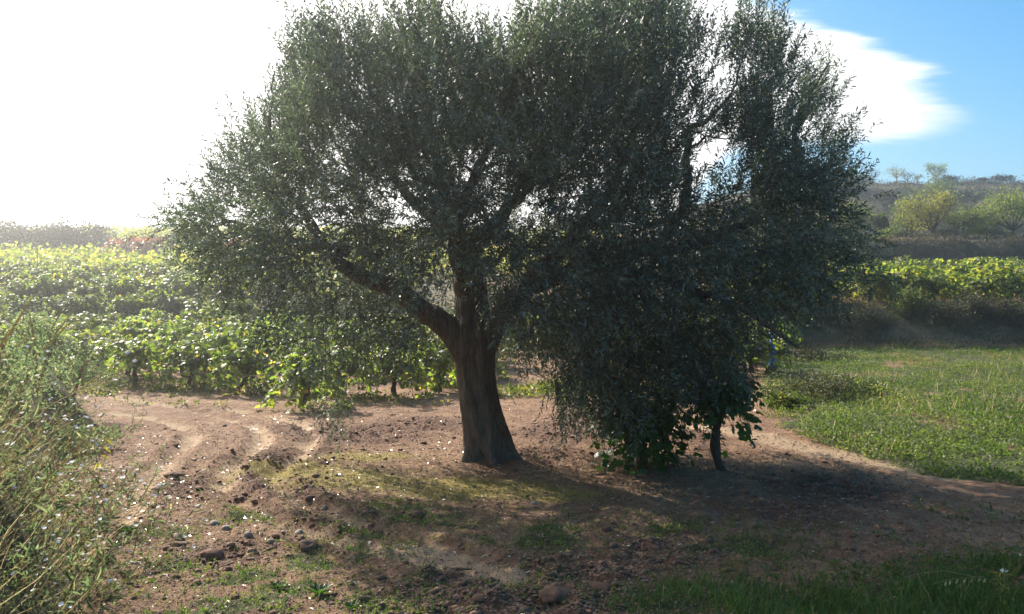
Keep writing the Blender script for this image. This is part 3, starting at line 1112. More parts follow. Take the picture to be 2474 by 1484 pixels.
# upper left block, first rows as individuals
for row, Y in enumerate(np.arange(37.5, 50, 3.1)):
    for x in np.arange(-(1237 + 60) / F * Y, (1000 - 1237) / F * Y, 1.75):
        vine(x + rr.uniform(-.3, .3), Y + rr.uniform(-.4, .4), f'hazy green grapevine in {["the lowest", "the second", "the third", "the fourth", "the fifth"][min(row, 4)]} row of the upper left vineyard',
             'vines of the upper left vineyard', rr.choice(['vine_leaf', 'vine_leaf_yellow', 'vine_leaf_yellow']), rr.uniform(1.15, 1.45), rr)
        count += 1
# right block on the terrace
for row, Y in enumerate(np.arange(31.2, 51, 2.0)):
    for x in np.arange((1880 - 1237) / F * Y, (2474 + 90 - 1237) / F * Y, 1.45):
        vine(x + rr.uniform(-.3, .3), Y + rr.uniform(-.4, .4), f'yellow-green grapevine in {["the front", "the second", "the third", "the fourth", "the fifth", "the sixth", "the seventh", "the eighth", "the ninth", "the rear"][min(row, 9)]} row of the right terrace vineyard',
             'vines of the right terrace vineyard', rr.choice(['vine_leaf', 'vine_leaf_yellow', 'vine_leaf_yellow']), rr.uniform(1.15, 1.45), rr)
        count += 1
print('vines', count)
# red autumn vines under the far hedge
for px, Y, lab in ((300, 71.5, 'red autumn grapevine below the far hedge, nearer the dark round bush'), (325, 72.5, 'smaller red autumn grapevine touching the red one below the far hedge'),
                   (345, 70.5, 'orange-red autumn grapevine right of the two red ones below the far hedge'),
                   (575, 69, 'rust red grapevine seen through the sparse left edge of the olive'), (600, 70, 'orange grapevine beside the rust red one behind the olive leaves')):
    x, y, z = on_ground(px, Y)
    vine(x, y, lab, 'red autumn vines', 'vine_leaf_red', 2.1, rr)
# the rest of the far vineyard is one mass
mb = MB()
rv = np.random.default_rng(77)
for Y0, Y1, n in ((50.5, 74, 430), (82, 113, 420)):
    for _ in range(n):
        Y = rv.uniform(Y0, Y1)
        x = rv.uniform(-.62, .12) * Y
        z = h1(x, Y)
        m = 30
        p = A([x, Y, z + .65]) + rv.normal(0, 1, (m, 3)) * A([.6, .5, .33])
        mb.leaves(p, rdir(m, rv), unit(rdir(m, rv) + A([0, 0, .8])), rv.uniform(.2, .34, m), rv.uniform(.2, .3, m), T_ROUND, np.clip(rv.normal(.5, .22, m) + rv.normal(0, .15), 0, 1))
tag(mb.build('distant_vines', M['vine_leaf_yellow']), 'mass of distant vines up the left slope to the skyline', None, None, 'stuff')


# ------------------------------------------------------------------ trees, shrubs and hedges
def small_tree(loc, h, w, label, group, mat, seed, name='almond_tree', nleaf=2600, leaf=.11, trunk=.3, open_=.5, vase=True, n_limb=6):
    r = np.random.default_rng(seed)
    root = empty(name, loc, label, 'tree', group)
    tb = MB()
    th = h * trunk
    lean = r.normal(0, .08 * h, 2)
    fork = A([lean[0] * .4, lean[1] * .4, th])
    tb.tube(A([(0, 0, -.25), (lean[0] * .15, lean[1] * .15, th * .45), fork]), [h * .034, h * .028, h * .024], 8, .2, seed % 30)
    ends = []
    for k in range(n_limb):
        a = 2 * math.pi * (k + r.uniform(-.3, .3)) / n_limb
        e = A([math.cos(a) * w * .5 * r.uniform(.45, .8), math.sin(a) * w * .5 * r.uniform(.45, .85), h * r.uniform(.5, .92)])
        m = fork * .5 + e * .5 + A([math.cos(a), math.sin(a), -.1]) * w * .06
        tb.tube(np.stack([fork, m, e]), [h * .018, h * .011, h * .004], 5, 0, 0, False)
        ends += [(m, e)]
        for _ in range(4):
            s = m * .5 + e * .5 + r.normal(0, .03 * h, 3)
            e2 = s + unit(r.normal(size=3) + A([0, 0, .5])) * w * .22
            tb.tube(np.stack([s, (s + e2) / 2 + r.normal(0, .02 * h, 3), e2]), [h * .007, h * .005, h * .002], 4, 0, 0, False)
            ends.append((s, e2))
    tb.build('trunk', M['tree_bark'], root, True)
    fb = MB()
    per = max(8, nleaf // len(ends))
    for s, e in ends:
        n = int(per * r.uniform(.5, 1.5))
        t = r.uniform(.3, 1.1, n)[:, None]
        c = s * (1 - t) + e * t + r.normal(0, 1, (n, 3)) * A([w * .10, w * .10, h * .075]) * (1.45 - open_)
        fb.leaves(c, rdir(n, r), rdir(n, r), r.uniform(.6, 1.3, n) * leaf, r.uniform(.5, .9, n) * leaf * .6, T_ROUND, np.clip(r.normal(.5, .25, n) + r.normal(0, .12), 0, 1))
    fb.build('crown', M[mat], root)
    return root


def shrub(loc, h, w, label, group, mat='scrub_leaf', seed=0, name='shrub', n=1500, leaf=.07, d=None, cat='shrub'):
    r = np.random.default_rng(seed)
    root = empty(name, loc, label, cat, group)
    d = d or w
    tb = MB()
    for k in range(7):
        a = r.uniform(0, 6.28)
        e = A([math.cos(a) * w * .36, math.sin(a) * d * .36, h * r.uniform(.6, .95)])
        tb.tube(np.stack([A([e[0] * .1, e[1] * .1, -.1]), e * .5 + A([0, 0, h * .1]), e]), [.02 * h + .004, .012 * h + .003, .003], 5, 0, 0, False)
    tb.build('stem', M['straw'] if mat == 'bank_leaf' else M['tree_bark'], root)
    fb = MB()
    nc = 16
    cc = r.normal(0, 1, (nc, 3)) * A([w * .24, d * .24, 0]) + A([0, 0, 1]) * (h * r.uniform(.18, .72, (nc, 1)))
    edge = np.hypot(cc[:, 0] / (w * .5), cc[:, 1] / (d * .5))
    cc[:, 2] *= np.clip(1.15 - edge * .55, .3, 1.1)
    for c in cc:
        m = n // nc
        p = c + r.normal(0, 1, (m, 3)) * A([w * .12, d * .12, h * .13])
        p[:, 2] = np.maximum(p[:, 2], .02)
        fb.leaves(p, unit(rdir(m, r) + A([0, 0, .4])), rdir(m, r), r.uniform(.6, 1.4, m) * leaf, r.uniform(.3, .7, m) * leaf, T_ROUND, np.clip(r.normal(.45, .24, m), 0, 1))
    fb.build('foliage', M[mat], root)
    return root


G1 = 'almond trees on the terrace above the right vineyard'
for args in (
    (2125, 60, 2.1, 1.1, 'thin young tree nearest the olive on the upper terrace', 'almond_leaf', 900),
    (2205, 63, 2.7, 2.6, 'green almond tree overlapping the left flank of the yellow one', 'almond_leaf', 2200),
    (2250, 60, 3.5, 3.2, 'largest yellowish almond tree in the middle of the upper terrace', 'yellow_leaf', 3000),
    (2332, 61, 2.4, 2.7, 'rounded green almond tree between the yellow one and the wide one', 'almond_leaf', 2400),
    (2390, 66, 2.4, 2.4, 'small almond tree set back beside the wide one', 'almond_leaf', 1600),
    (2447, 59, 3.6, 4.2, 'wide almond tree with bare forked limbs at the right of the terrace', 'almond_leaf', 3200),
    (2560, 62, 3.3, 3.4, 'almond tree cut by the right edge of the view', 'almond_leaf', 2200),
    (2060, 62, 2.8, 2.6, 'almond tree half behind the right fringe of the olive', 'almond_leaf', 1800),
):
    px, Y, h, w, lab, mat, nl = args
    small_tree(on_ground(px, Y), h, w * 1.1, lab, G1, mat, int(px), nleaf=int(nl * 1.5), leaf=.15, trunk=.16, n_limb=9)
G2 = 'trees along the hill crest'
for px, Y, h, w, lab, mat, nl, op in (
    (2109, 128, 2.2, 2.9, 'bare twiggy tree on the crest nearest the olive', 'scrub_leaf', 260, .2),
    (2167, 128, 2.9, 2.6, 'tall sparse yellowing tree on the crest', 'yellow_leaf', 700, .3),
    (2192, 129, 2.1, 1.9, 'slender thin tree right of the yellowing one on the crest', 'scrub_leaf', 300, .3),
    (2218, 128, 1.5, 1.2, 'little thin tree between the slender one and the round one on the crest', 'almond_leaf', 260, .3),
    (2260, 127, 2.9, 3.4, 'round green tree with a clear trunk on the crest', 'almond_leaf', 1800, .6),
):
    small_tree(on_ground(px, Y), h, w, lab, G2, mat, int(px) + 1, name='crest_tree', nleaf=int(nl * 1.3), leaf=.14, open_=op, trunk=.28)
for k, (px, Y, h, w, lab, mat, n) in enumerate((
    (2290, 126, 1.2, 2.6, 'low dark bush right of the round crest tree', 'scrub_leaf', 900),
    (2422, 127, 1.1, 3.4, 'wide low bush alone on the right part of the crest', 'scrub_leaf', 900),
    (2370, 127, .6, 1.6, 'tiny bush on the crest between the two larger bushes', 'scrub_leaf', 400),
    (2262, 104, 3.6, 5.2, 'big dark green bush on the hillside below the round crest tree', 'almond_leaf', 3000),
    (2320, 103, 2.6, 6.5, 'spreading grey-green bush on the hillside right of the big dark one', 'scrub_leaf', 2600),
    (2120, 94, 1.3, 4.0, 'grey scrub on the hillside terrace nearest the olive', 'scrub_leaf', 1200),
    (2180, 88, 1.2, 3.5, 'brownish scrub on the terrace edge above the yellow almond', 'scrub_leaf', 1000),
    (2400, 86, 1.3, 4.5, 'dusty scrub on the terrace edge above the wide almond', 'scrub_leaf', 1200),
    (2470, 93, 1.4, 4.0, 'grey scrub on the upper terrace at the right edge of the view', 'scrub_leaf', 1200),
    (2060, 110, 1.8, 5.0, 'dark scrub behind the right fringe of the olive on the hillside', 'scrub_leaf', 1400),
)):
    shrub(on_ground(px, Y), h, w, lab, 'scrub on the hillside', mat, 500 + k, n=n, leaf=.22)
for k, (px, Y, h, w, lab, mat) in enumerate((
    (2150, 58.5, .9, 2.0, 'yellow-green bush at the foot of the thin young terrace tree', 'almond_leaf'),
    (2290, 58.3, .8, 2.2, 'low dusty bush between the yellow almond and the rounded green one', 'scrub_leaf'),
    (2365, 58.6, 1.1, 2.0, 'leafy bush filling the gap left of the wide almond tree', 'almond_leaf'),
    (2405, 58.2, .7, 1.8, 'low brown bush at the terrace edge under the wide almond', 'scrub_leaf'),
    (2190, 58.1, .6, 1.8, 'small brown bush at the terrace edge below the green almond', 'scrub_leaf'),
)):
    shrub(on_ground(px, Y), h, w, lab, 'bushes among the almond trees', mat, 560 + k, n=1100, leaf=.14)
# shrubs of the dry bank below the right vineyard
for k, (px, Y, h, w, lab, mat) in enumerate((
    (1975, 29.0, .9, 1.5, 'dark scrubby bush on the dry bank, closest to the olive', 'scrub_leaf'),
    (2090, 28.9, .85, 1.6, 'brown scrubby bush on the dry bank left of the green one', 'scrub_leaf'),
    (2195, 29.3, 1.25, 1.4, 'upright green bush on top of the dry bank', 'herb_leaf'),
    (2290, 29.0, .9, 1.7, 'dusty brown bush on the dry bank right of the green one', 'scrub_leaf'),
    (2370, 29.4, 1.0, 1.5, 'grey-brown bush on the dry bank below the vineyard corner', 'scrub_leaf'),
    (2450, 29.1, 1.15, 1.7, 'dark green bush on the dry bank at the right edge of the view', 'scrub_leaf'),
    (2530, 28.9, .9, 1.6, 'brown bush on the dry bank cut by the right edge of the view', 'scrub_leaf'),
)):
    shrub(on_ground(px, Y), h, w, lab, 'shrubs on the dry bank', mat, 600 + k, n=2400, leaf=.06, d=.9)
# low bushes standing in the green field
for k, (px, py, h, w, lab, mat) in enumerate((
    (1990, 965, .62, 1.7, 'low yellow-brown bush in the green field casting a dark shadow', 'scrub_leaf'),
    (1965, 868, .4, 1.3, 'low brown bush at the far edge of the green field', 'scrub_leaf'),
    (2060, 950, .3, 1.1, 'low green bush right of the yellow-brown one in the field', 'herb_leaf'),
    (1895, 985, .3, .7, 'small green bush in the field beside the olive shade', 'herb_leaf'),
)):
    shrub(ground_at(px, py), h, w, lab, 'bushes in the green field', mat, 700 + k, n=2600, leaf=.05)
# far left hedge
for k, (px, Y, h, w, lab) in enumerate((
    (20, 77, 2.9, 7.0, 'pale hazy hedge bush at the left edge of the view on the far bank'),
    (105, 77, 2.2, 5.0, 'hazy hedge bush left of the tall round one on the far bank'),
    (152, 75.5, 3.9, 3.4, 'tall round dark bush standing out of the far hedge'),
    (215, 77, 2.4, 4.5, 'hazy hedge bush right of the tall round one on the far bank'),
    (300, 77, 1.3, 4.0, 'low hazy hedge bush above the red vines'),
    (400, 77, 1.3, 5.0, 'low hedge bush on the far bank left of the olive leaves'),
    (520, 77, 1.3, 5.5, 'low hedge bush on the far bank behind the olive leaves'),
)):
    shrub(on_ground(px, Y), h, w, lab, 'hedge on the far left bank', 'scrub_leaf', 800 + k, name='hedge_bush', n=2600, leaf=.2, cat='hedge')
for k, (px, Y, h, w) in enumerate(((60, 112, 1.4, 5), (230, 112, 1.2, 6), (360, 113, 1.5, 5), (450, 112, 1.6, 7), (560, 112, 1.5, 6))):
    shrub(on_ground(px, Y), h, w, f'low bush on the left skyline, number {k + 1} from the left' if False else ['low bush on the skyline at the far left', 'low bush on the skyline above the tall round hedge bush', 'low bush on the skyline above the red vines', 'dark bush on the skyline where the olive leaves begin', 'dark bush on the skyline behind the olive leaves'][k],
          'bushes on the left skyline', 'scrub_leaf', 850 + k, n=1200, leaf=.22)
# shrubs on the near left bank
for k, (px, Y, h, w, lab) in enumerate((
    (-60, 8.2, 1.2, 1.3, 'grey-green bush at the left edge of the view on top of the near bank'),
    (20, 10.5, 1.05, 1.6, 'dark bush on top of the near bank behind the white-flowered weeds'),
    (90, 13.2, 1.1, 1.5, 'dark bush further along the near bank towards the vines'),
    (170, 14.6, .8, 1.2, 'low dark bush at the far end of the near bank'),
    (200, 11.6, .45, 1.0, 'low scrub on the shaded foot of the near bank by the track'),
)):
    shrub(on_ground(px, Y), h, w, lab, 'bushes on the near left bank', 'bank_leaf', 900 + k, n=2200, leaf=.045)


# ------------------------------------------------------------------ ground cover, grass, litter
def scatter(n, xr, yr, maskf, r, logy=False):
    x = r.uniform(*xr, n)
    y = np.exp(r.uniform(math.log(yr[0]), math.log(yr[1]), n)) if logy else r.uniform(*yr, n)
    vis = np.abs(x) < .64 * y + .4
    k = vis & (r.random(n) < maskf(x, y))
    x, y = x[k], y[k]
    return x, y, height(x, y, True)


rg = np.random.default_rng(21)
T_LEAF = (A([(0, 0, 0), (.5, .5, .04), (1, 0, -.1), (.5, -.5, .04)]), [], [(0, 1, 2, 3)])


def plants(mb, x, y, z, h, w, nl, leaf, tints, r, stem=False):
    """little domes of leaves, one per plant"""
    m = len(x)
    rep_ = np.repeat(np.arange(m), nl)
    n = len(rep_)
    o = unit(r.normal(size=(n, 3)) * A([1, 1, .8]))
    o[:, 2] = np.abs(o[:, 2])
    k = r.random(n) ** .5
    p = np.stack([x[rep_] + o[:, 0] * w[rep_] * k, y[rep_] + o[:, 1] * w[rep_] * k, z[rep_] + o[:, 2] * h[rep_] * k], -1)
    L = leaf * r.uniform(.6, 1.4, n)
    mb.leaves(p, unit(o + rdir(n, r) * .7), unit(rdir(n, r) + A([0, 0, .9])), L, L * r.uniform(.35, .6, n), T_LEAF, np.clip(tints[rep_] + r.normal(0, .16, n), 0, 1))


# leafy weeds of the green field
mb = MB()
x, y, z = scatter(46000, (3.5, 18), (8.9, 28.2), lambda a, b: field_mask(a, b) * (.3 + .9 * smooth(.40, .58, fbm(a * .8, b * 1.1, 3, 15))) * np.clip(12 / b, .3, 1), rg)
n = len(x)
hz = fbm(x * .5, y * .5, 3, 61)
plants(mb, x, y, z, (.03 + .30 * hz ** 1.8) * rg.uniform(.4, 1.5, n), rg.uniform(.04, .13, n), 10, .042, np.clip(.15 + .75 * fbm(x * .45 + 7, y * .6, 3, 29) + rg.normal(0, .1, n), 0, 1), rg)
tag(mb.build('field_weeds', M['field_leaf']), 'low leafy green weeds covering the right field', None, None, 'stuff')
print('field', n)
x, y, z = scatter(5000, (3.5, 18), (8.9, 28.2), lambda a, b: field_mask(a, b) * smooth(.4, .65, fbm(a * .5, b * .5, 3, 99)) * np.clip(12 / b, .3, 1), rg)
n = len(x)
mb = MB().leaves(np.stack([x, y, z], -1), unit(rdir(n, rg) * .4 + A([0, 0, 1])), unit(rdir(n, rg) + A([0, -.6, 0])), rg.uniform(.12, .38, n), rg.uniform(.003, .007, n), T_BLADE, rg.random(n))
tag(mb.build('dry_field_grass', M['straw']), 'thin dry grass stems standing among the field weeds', None, None, 'stuff')

# lush grass in the lower right corner
x, y, z = scatter(60000, (.2, 5.5), (3.6, 7.6), verge_mask, rg)
n = len(x)
mb = MB()
mb.leaves(np.stack([x, y, z - .01], -1), unit(rdir(n, rg) * .55 + A([.1, 0, 1])), unit(rdir(n, rg) + A([0, -.5, 0])), rg.uniform(.05, .2, n) * (.3 + 1.1 * fbm(x * 1.7, y * 1.7, 2, 4)), rg.uniform(.004, .008, n), T_BLADE, np.clip(rg.normal(.38, .2, n) + .35 * (rg.random(n) < .14), 0, 1))
tag(mb.build('grass', M['grass_blade']), 'lush green grass in shade near the viewer on the right', None, None, 'stuff')
print('verge', n)

# weeds growing in the shade between the field and the viewer
mb = MB()


def shade_mask(a, b):
    e = smooth(6.4, 5.4, b - .35 * (a - 2.0)) * smooth(1.2, 2.6, a)
    return np.clip(e + .12 * smooth(.8, 2, a) * smooth(8.6, 8.0, b), 0, 1) * smooth(.4, .62, fbm(a * 1.5, b * 1.9, 3, 45)) * (1 - field_mask(a, b))


x, y, z = scatter(16000, (.6, 6.5), (4.4, 8.8), shade_mask, rg)
n = len(x)
plants(mb, x, y, z, rg.uniform(.03, .16, n), rg.uniform(.02, .08, n), 11, .03, rg.uniform(.1, .8, n), rg)
x, y, z = scatter(5000, (-3.2, 2.4), (4.9, 9.5), lambda a, b: tuft_mask(a, b) * .8 * (bank_d(a, b) < 0) + .03, rg)
n = len(x)
plants(mb, x, y, z, rg.uniform(.015, .05, n), rg.uniform(.02, .06, n), 8, .024, rg.uniform(.2, .9, n), rg)
tag(mb.build('small_weeds', M['field_leaf']), 'small weeds dotted over the earth and in the shade', None, None, 'stuff')
# weeds along the feet of the vines
mb = MB()
x, y, z = scatter(9000, (-11, 8), (16.5, 21.5), lambda a, b: smooth(.42, .6, fbm(a * .7, b * 1.2, 3, 52)) * np.exp(-((b - 19) / 1.6) ** 2) * (bank_d(a, b) < 0), rg)
n = len(x)
plants(mb, x, y, z, rg.uniform(.03, .2, n), rg.uniform(.06, .16, n), 7, .07, rg.uniform(.2, .9, n), rg)
tag(mb.build('row_weeds', M['herb_leaf']), 'weeds along the feet of the front row of vines', None, None, 'stuff')

# thin grass tufts on the bare earth
x, y, z = scatter(150000, (-4.5, 4.5), (5.0, 11.5), lambda a, b: np.clip(tuft_mask(a, b) * .5 + .02 + .04 * moss_mask(a, b), 0, 1) * (1 - field_mask(a, b)) * (bank_d(a, b) < .1), rg)
n = len(x)
mb = MB()
mb.leaves(np.stack([x, y, z - .005], -1), unit(rdir(n, rg) * .8 + A([0, 0, 1])), unit(rdir(n, rg) + A([0, -.5, 0])), rg.uniform(.02, .07, n), rg.uniform(.003, .007, n), T_BLADE, np.clip(rg.normal(.55, .25, n), 0, 1))
tag(mb.build('short_grass', M['grass_blade']), 'short thin grass growing in patches on the bare earth', None, None, 'stuff')
print('tufts', n)

# weeds and straw on the near left bank
x, y, z = scatter(90000, (-9, -1.2), (3.4, 15), lambda a, b: smooth(-.1, .3, bank_d(a, b) + .5 * (fbm(a * 2, b * 2, 2, 6) - .5)) * np.clip(1.5 - b / 10, .15, 1), rg)
n = len(x)
mb = MB()
hh = rg.uniform(.0, .26, n) * (.4 + fbm(x, y, 2, 88))
mb.leaves(np.stack([x + hh * .5, y - hh * .15, z + hh], -1), unit(rdir(n, rg) + A([.5, 0, .5])), unit(rdir(n, rg) + A([0, 0, .5])), rg.uniform(.018, .045, n), rg.uniform(.006, .013, n), T_LEAF, np.clip(rg.normal(.5, .24, n), 0, 1))
tag(mb.build('bank_weeds', M['bank_leaf']), 'tangled green weeds covering the near left bank', None, None, 'stuff')
print('bank', n)
x, y, z = scatter(8500, (-8, -1.2), (3.4, 11), lambda a, b: smooth(-.3, .3, bank_d(a, b)) * np.clip(1.4 - b / 9, .1, 1), rg)
n = len(x)
mb = MB()
mb.leaves(np.stack([x, y, z], -1), unit(rdir(n, rg) * .35 + A([.75, -.1, .75])), unit(rdir(n, rg) + A([0, -.8, 0])), rg.uniform(.15, .75, n), rg.uniform(.002, .0045, n), T_BLADE, rg.random(n))
tag(mb.build('dry_grass', M['straw']), 'leaning dry straw stalks on the near left bank', None, None, 'stuff')

# dry grass on the terrace banks of the right and of the left
mb = MB()
for (u0, u1, Y0, Y1, n, lo, hi) in ((.29, .64, 29.5, 31.0, 7000, .1, .32), (.3, .64, 54.8, 57.5, 4500, .15, .4), (.3, .64, 76, 81, 3000, .2, .5),
                                    (.3, .64, 93, 98, 3000, .2, .5), (.3, .64, 110.5, 117, 3000, .2, .5), (.3, .64, 125.5, 131, 3000, .2, .5), (-.62, .1, 34.6, 36.5, 1500, .15, .4)):
    Y = rg.uniform(Y0, Y1, n)
    x = rg.uniform(u0, u1, n) * Y
    k = rg.random(n) < smooth(.38, .6, fbm(x * .25 + 3, Y * .4, 3, 64))
    x, Y = x[k], Y[k]
    n = len(x)
    z = height(x, Y)
    mb.leaves(np.stack([x, Y, z - .02], -1), unit(rdir(n, rg) * .6 + A([.15, -.1, 1])), unit(rdir(n, rg) + A([0, -.8, 0])), rg.uniform(lo, hi, n), rg.uniform(.006, .012, n) * (1 + Y / 25), T_BLADE, np.clip(rg.normal(.3, .25, n), 0, 1))
tag(mb.build('bank_grass', M['bank_straw']), 'dry tan grass along the terrace banks', None, None, 'stuff')

# low scrub on the bank faces, dark to stand in for their shade
mb = MB()
for (u0, u1, Y0, Y1, n, lf) in ((.27, .64, 27.9, 30.0, 12000, .07), (.28, .64, 52.6, 55.2, 9000, .13), (.3, .64, 74, 77, 3500, .2), (.3, .64, 90.5, 93.5, 3500, .22),
                                (.3, .64, 107, 111, 3500, .24), (.3, .64, 123, 126.3, 3000, .24), (.3, .64, 58, 75, 5000, .14), (.3, .64, 80, 126, 9000, .2), (-.62, .15, 32.4, 36.2, 15000, .15), (-.62, -.47, 75, 79, 2500, .22)):
    Y = rg.uniform(Y0, Y1, n)
    x = rg.uniform(u0, u1, n) * Y
    k = rg.random(n) < .25 + .9 * smooth(.35, .6, fbm(x * .6, Y * .9, 3, 19))
    x, Y = x[k], Y[k]
    n = len(x)
    p = np.stack([x, Y, height(x, Y) + rg.uniform(0, 2.6, n) * lf], -1)
    mb.leaves(p, unit(rdir(n, rg) + A([0, 0, .5])), rdir(n, rg), rg.uniform(.6, 1.4, n) * lf, rg.uniform(.2, .5, n) * lf, T_ROUND, np.clip(rg.normal(.3, .22, n), 0, 1))
tag(mb.build('bank_shade_scrub', M['scrub_leaf']), 'low scrub on the terrace banks, set dark to imitate the shade of their faces', None, None, 'stuff')

# clods, pebbles and fallen leaves
ico_v = []
ph = (1 + 5 ** .5) / 2
for a_, b_ in ((1, ph), (-1, ph), (1, -ph), (-1, -ph)):
    ico_v += [(a_, b_, 0), (0, a_, b_), (b_, 0, a_)]
ico_v = unit(A(ico_v, float))
ico_f = []
for a_ in range(12):
    for b_ in range(a_ + 1, 12):
        for c_ in range(b_ + 1, 12):
            p, q_, s_ = ico_v[a_], ico_v[b_], ico_v[c_]
            if max(np.linalg.norm(p - q_), np.linalg.norm(q_ - s_), np.linalg.norm(p - s_)) < 1.1:
                ico_f.append((a_, b_, c_) if np.dot(np.cross(q_ - p, s_ - p), p) > 0 else (a_, c_, b_))
ico_f = A(ico_f)


def lumps(x, y, z, s, mat, name, label, flat=.6, t=(.2, .8)):
    n = len(x)
    jit = rg.uniform(.65, 1.25, (n, 12, 1))
    sc = np.stack([s * rg.uniform(.8, 1.5, n), s * rg.uniform(.8, 1.3, n), s * flat], -1)[:, None, :]
    a = rg.uniform(0, 6.28, n)[:, None]
    v = ico_v[None] * jit * sc
    vx = v[..., 0] * np.cos(a) - v[..., 1] * np.sin(a)
    vy = v[..., 0] * np.sin(a) + v[..., 1] * np.cos(a)
    v = np.stack([vx + x[:, None], vy + y[:, None], v[..., 2] + z[:, None] + s[:, None] * flat * .35], -1)
    f = (ico_f[None] + (np.arange(n) * 12)[:, None, None]).reshape(-1, 3)
    mb = MB().add(v.reshape(-1, 3), f, None, np.repeat(rg.uniform(*t, n), 12))
    return tag(mb.build(name, M[mat]), label, None, None, 'stuff')


x, y, z = scatter(60000, (-5.5, 4.2), (4.8, 15.5), lambda a, b: np.clip(roughness(a, b) ** 1.6 * .5 * (bank_d(a, b) < 0) * (1 - field_mask(a, b)) * np.clip(9 / b, .3, 1), 0, 1), rg, True)
k = rg.lognormal(math.log(.013), .5, len(x)).clip(.006, .045)
lumps(x, y, z, k, 'clod', 'soil_clods', 'broken reddish clods of soil along the track')
print('clods', len(x))
x, y, z = scatter(700000, (-6, 4.4), (4.8, 17), lambda a, b: np.clip((.16 + roughness(a, b) ** 1.3) * .42 * (bank_d(a, b) < 0.1) * (1 - field_mask(a, b)) * np.clip(8 / b, .3, 1) * (1 - .6 * moss_mask(a, b)), 0, 1), rg, True)
n = len(x)
k = rg.lognormal(math.log(.0075), .42, n).clip(.003, .022)
oc = A([(1, 0, 0), (0, 1, 0), (-1, 0, 0), (0, -1, 0), (0, 0, .75), (0, 0, -.5)], float)
of = A([(0, 1, 4), (1, 2, 4), (2, 3, 4), (3, 0, 4)])
v = oc[None] * rg.uniform(.6, 1.4, (n, 6, 1)) * k[:, None, None]
a_ = rg.uniform(0, 6.28, n)[:, None]
v = np.stack([v[..., 0] * np.cos(a_) - v[..., 1] * np.sin(a_) + x[:, None], v[..., 0] * np.sin(a_) + v[..., 1] * np.cos(a_) + y[:, None], v[..., 2] + z[:, None] + k[:, None] * .1], -1)
mb = MB().add(v.reshape(-1, 3), (of[None] + (np.arange(n) * 6)[:, None, None]).reshape(-1, 3), None, np.repeat(rg.uniform(.2, 1, n), 6))
tag(mb.build('soil_crumbs', M['clod']), 'small crumbs of soil scattered over the bare earth', None, None, 'stuff')
print('crumbs', n)
x, y, z = scatter(5000, (-5.5, 4.2), (4.8, 16), lambda a, b: (.25 + .5 * roughness(a, b)) * (bank_d(a, b) < 0) * (1 - field_mask(a, b)) * (a < 2), rg, True)
lumps(x, y, z, rg.lognormal(math.log(.006), .45, len(x)).clip(.003, .02), 'pebble', 'pebbles', 'small pale pebbles strewn on the earth', .55, (.1, 1))
x, y, z = scatter(26000, (-5.5, 4.2), (4.8, 19), lambda a, b: (.12 + .88 * np.exp(-((a + .8) ** 2 / 9 + (b - 11) ** 2 / 14))) * (bank_d(a, b) < 0) * (1 - field_mask(a, b)), rg, True)
n = len(x)
mb = MB().leaves(np.stack([x, y, z + .004], -1), unit(rdir(n, rg) * A([1, 1, .18])), unit(rdir(n, rg) * .55 + A([0, 0, 1])), rg.uniform(.035, .065, n), rg.uniform(.009, .016, n), T_OLIVE, rg.random(n))
tag(mb.build('leaf_litter', M['fallen_leaf']), 'fallen olive leaves strewn over the earth', None, None, 'stuff')


# ------------------------------------------------------------------ single stones, sticks and plants
def stone(px, py, w, h, label, mat='stone', name='stone', seed=0, cat='stone', group='loose stones on the track'):
    r = np.random.default_rng(seed)
    x, y, z = ground_at(px, py)
    z = float(height(A([x]), A([y]), True)[0])
    # subdivided lump
    v, f = ico_v.copy(), ico_f.copy()
    for _ in range(2):
        cache, nv, nf = {}, list(v), []
        def midp(a, b):
            k = (min(a, b), max(a, b))
            if k not in cache:
                cache[k] = len(nv)
                nv.append(unit((nv[a] + nv[b]) / 2))
            return cache[k]
        for a, b, c in f:
            ab, bc, ca = midp(a, b), midp(b, c), midp(c, a)
            nf += [(a, ab, ca), (b, bc, ab), (c, ca, bc), (ab, bc, ca)]
        v, f = A(nv), A(nf)
    s = seed * 7.3
    d = 1 + .5 * (fbm(v[:, 0] * 1.4 + s + 20, v[:, 1] * 1.4 + v[:, 2] * 1.1 + s + 20, 3, seed) - .5) * (2.0 if cat != 'stone' else 1.1)
    v = v * d[:, None] * A([w * .5, w * .42, h * .6])
    o = MB().add(v, f, None, r.uniform(.2, .6)).build(name, M[mat], None, cat == 'stone', (x, y, z + h * .2))
    o.rotation_euler = (0, 0, r.uniform(0, 6))
    return tag(o, label, cat, group)


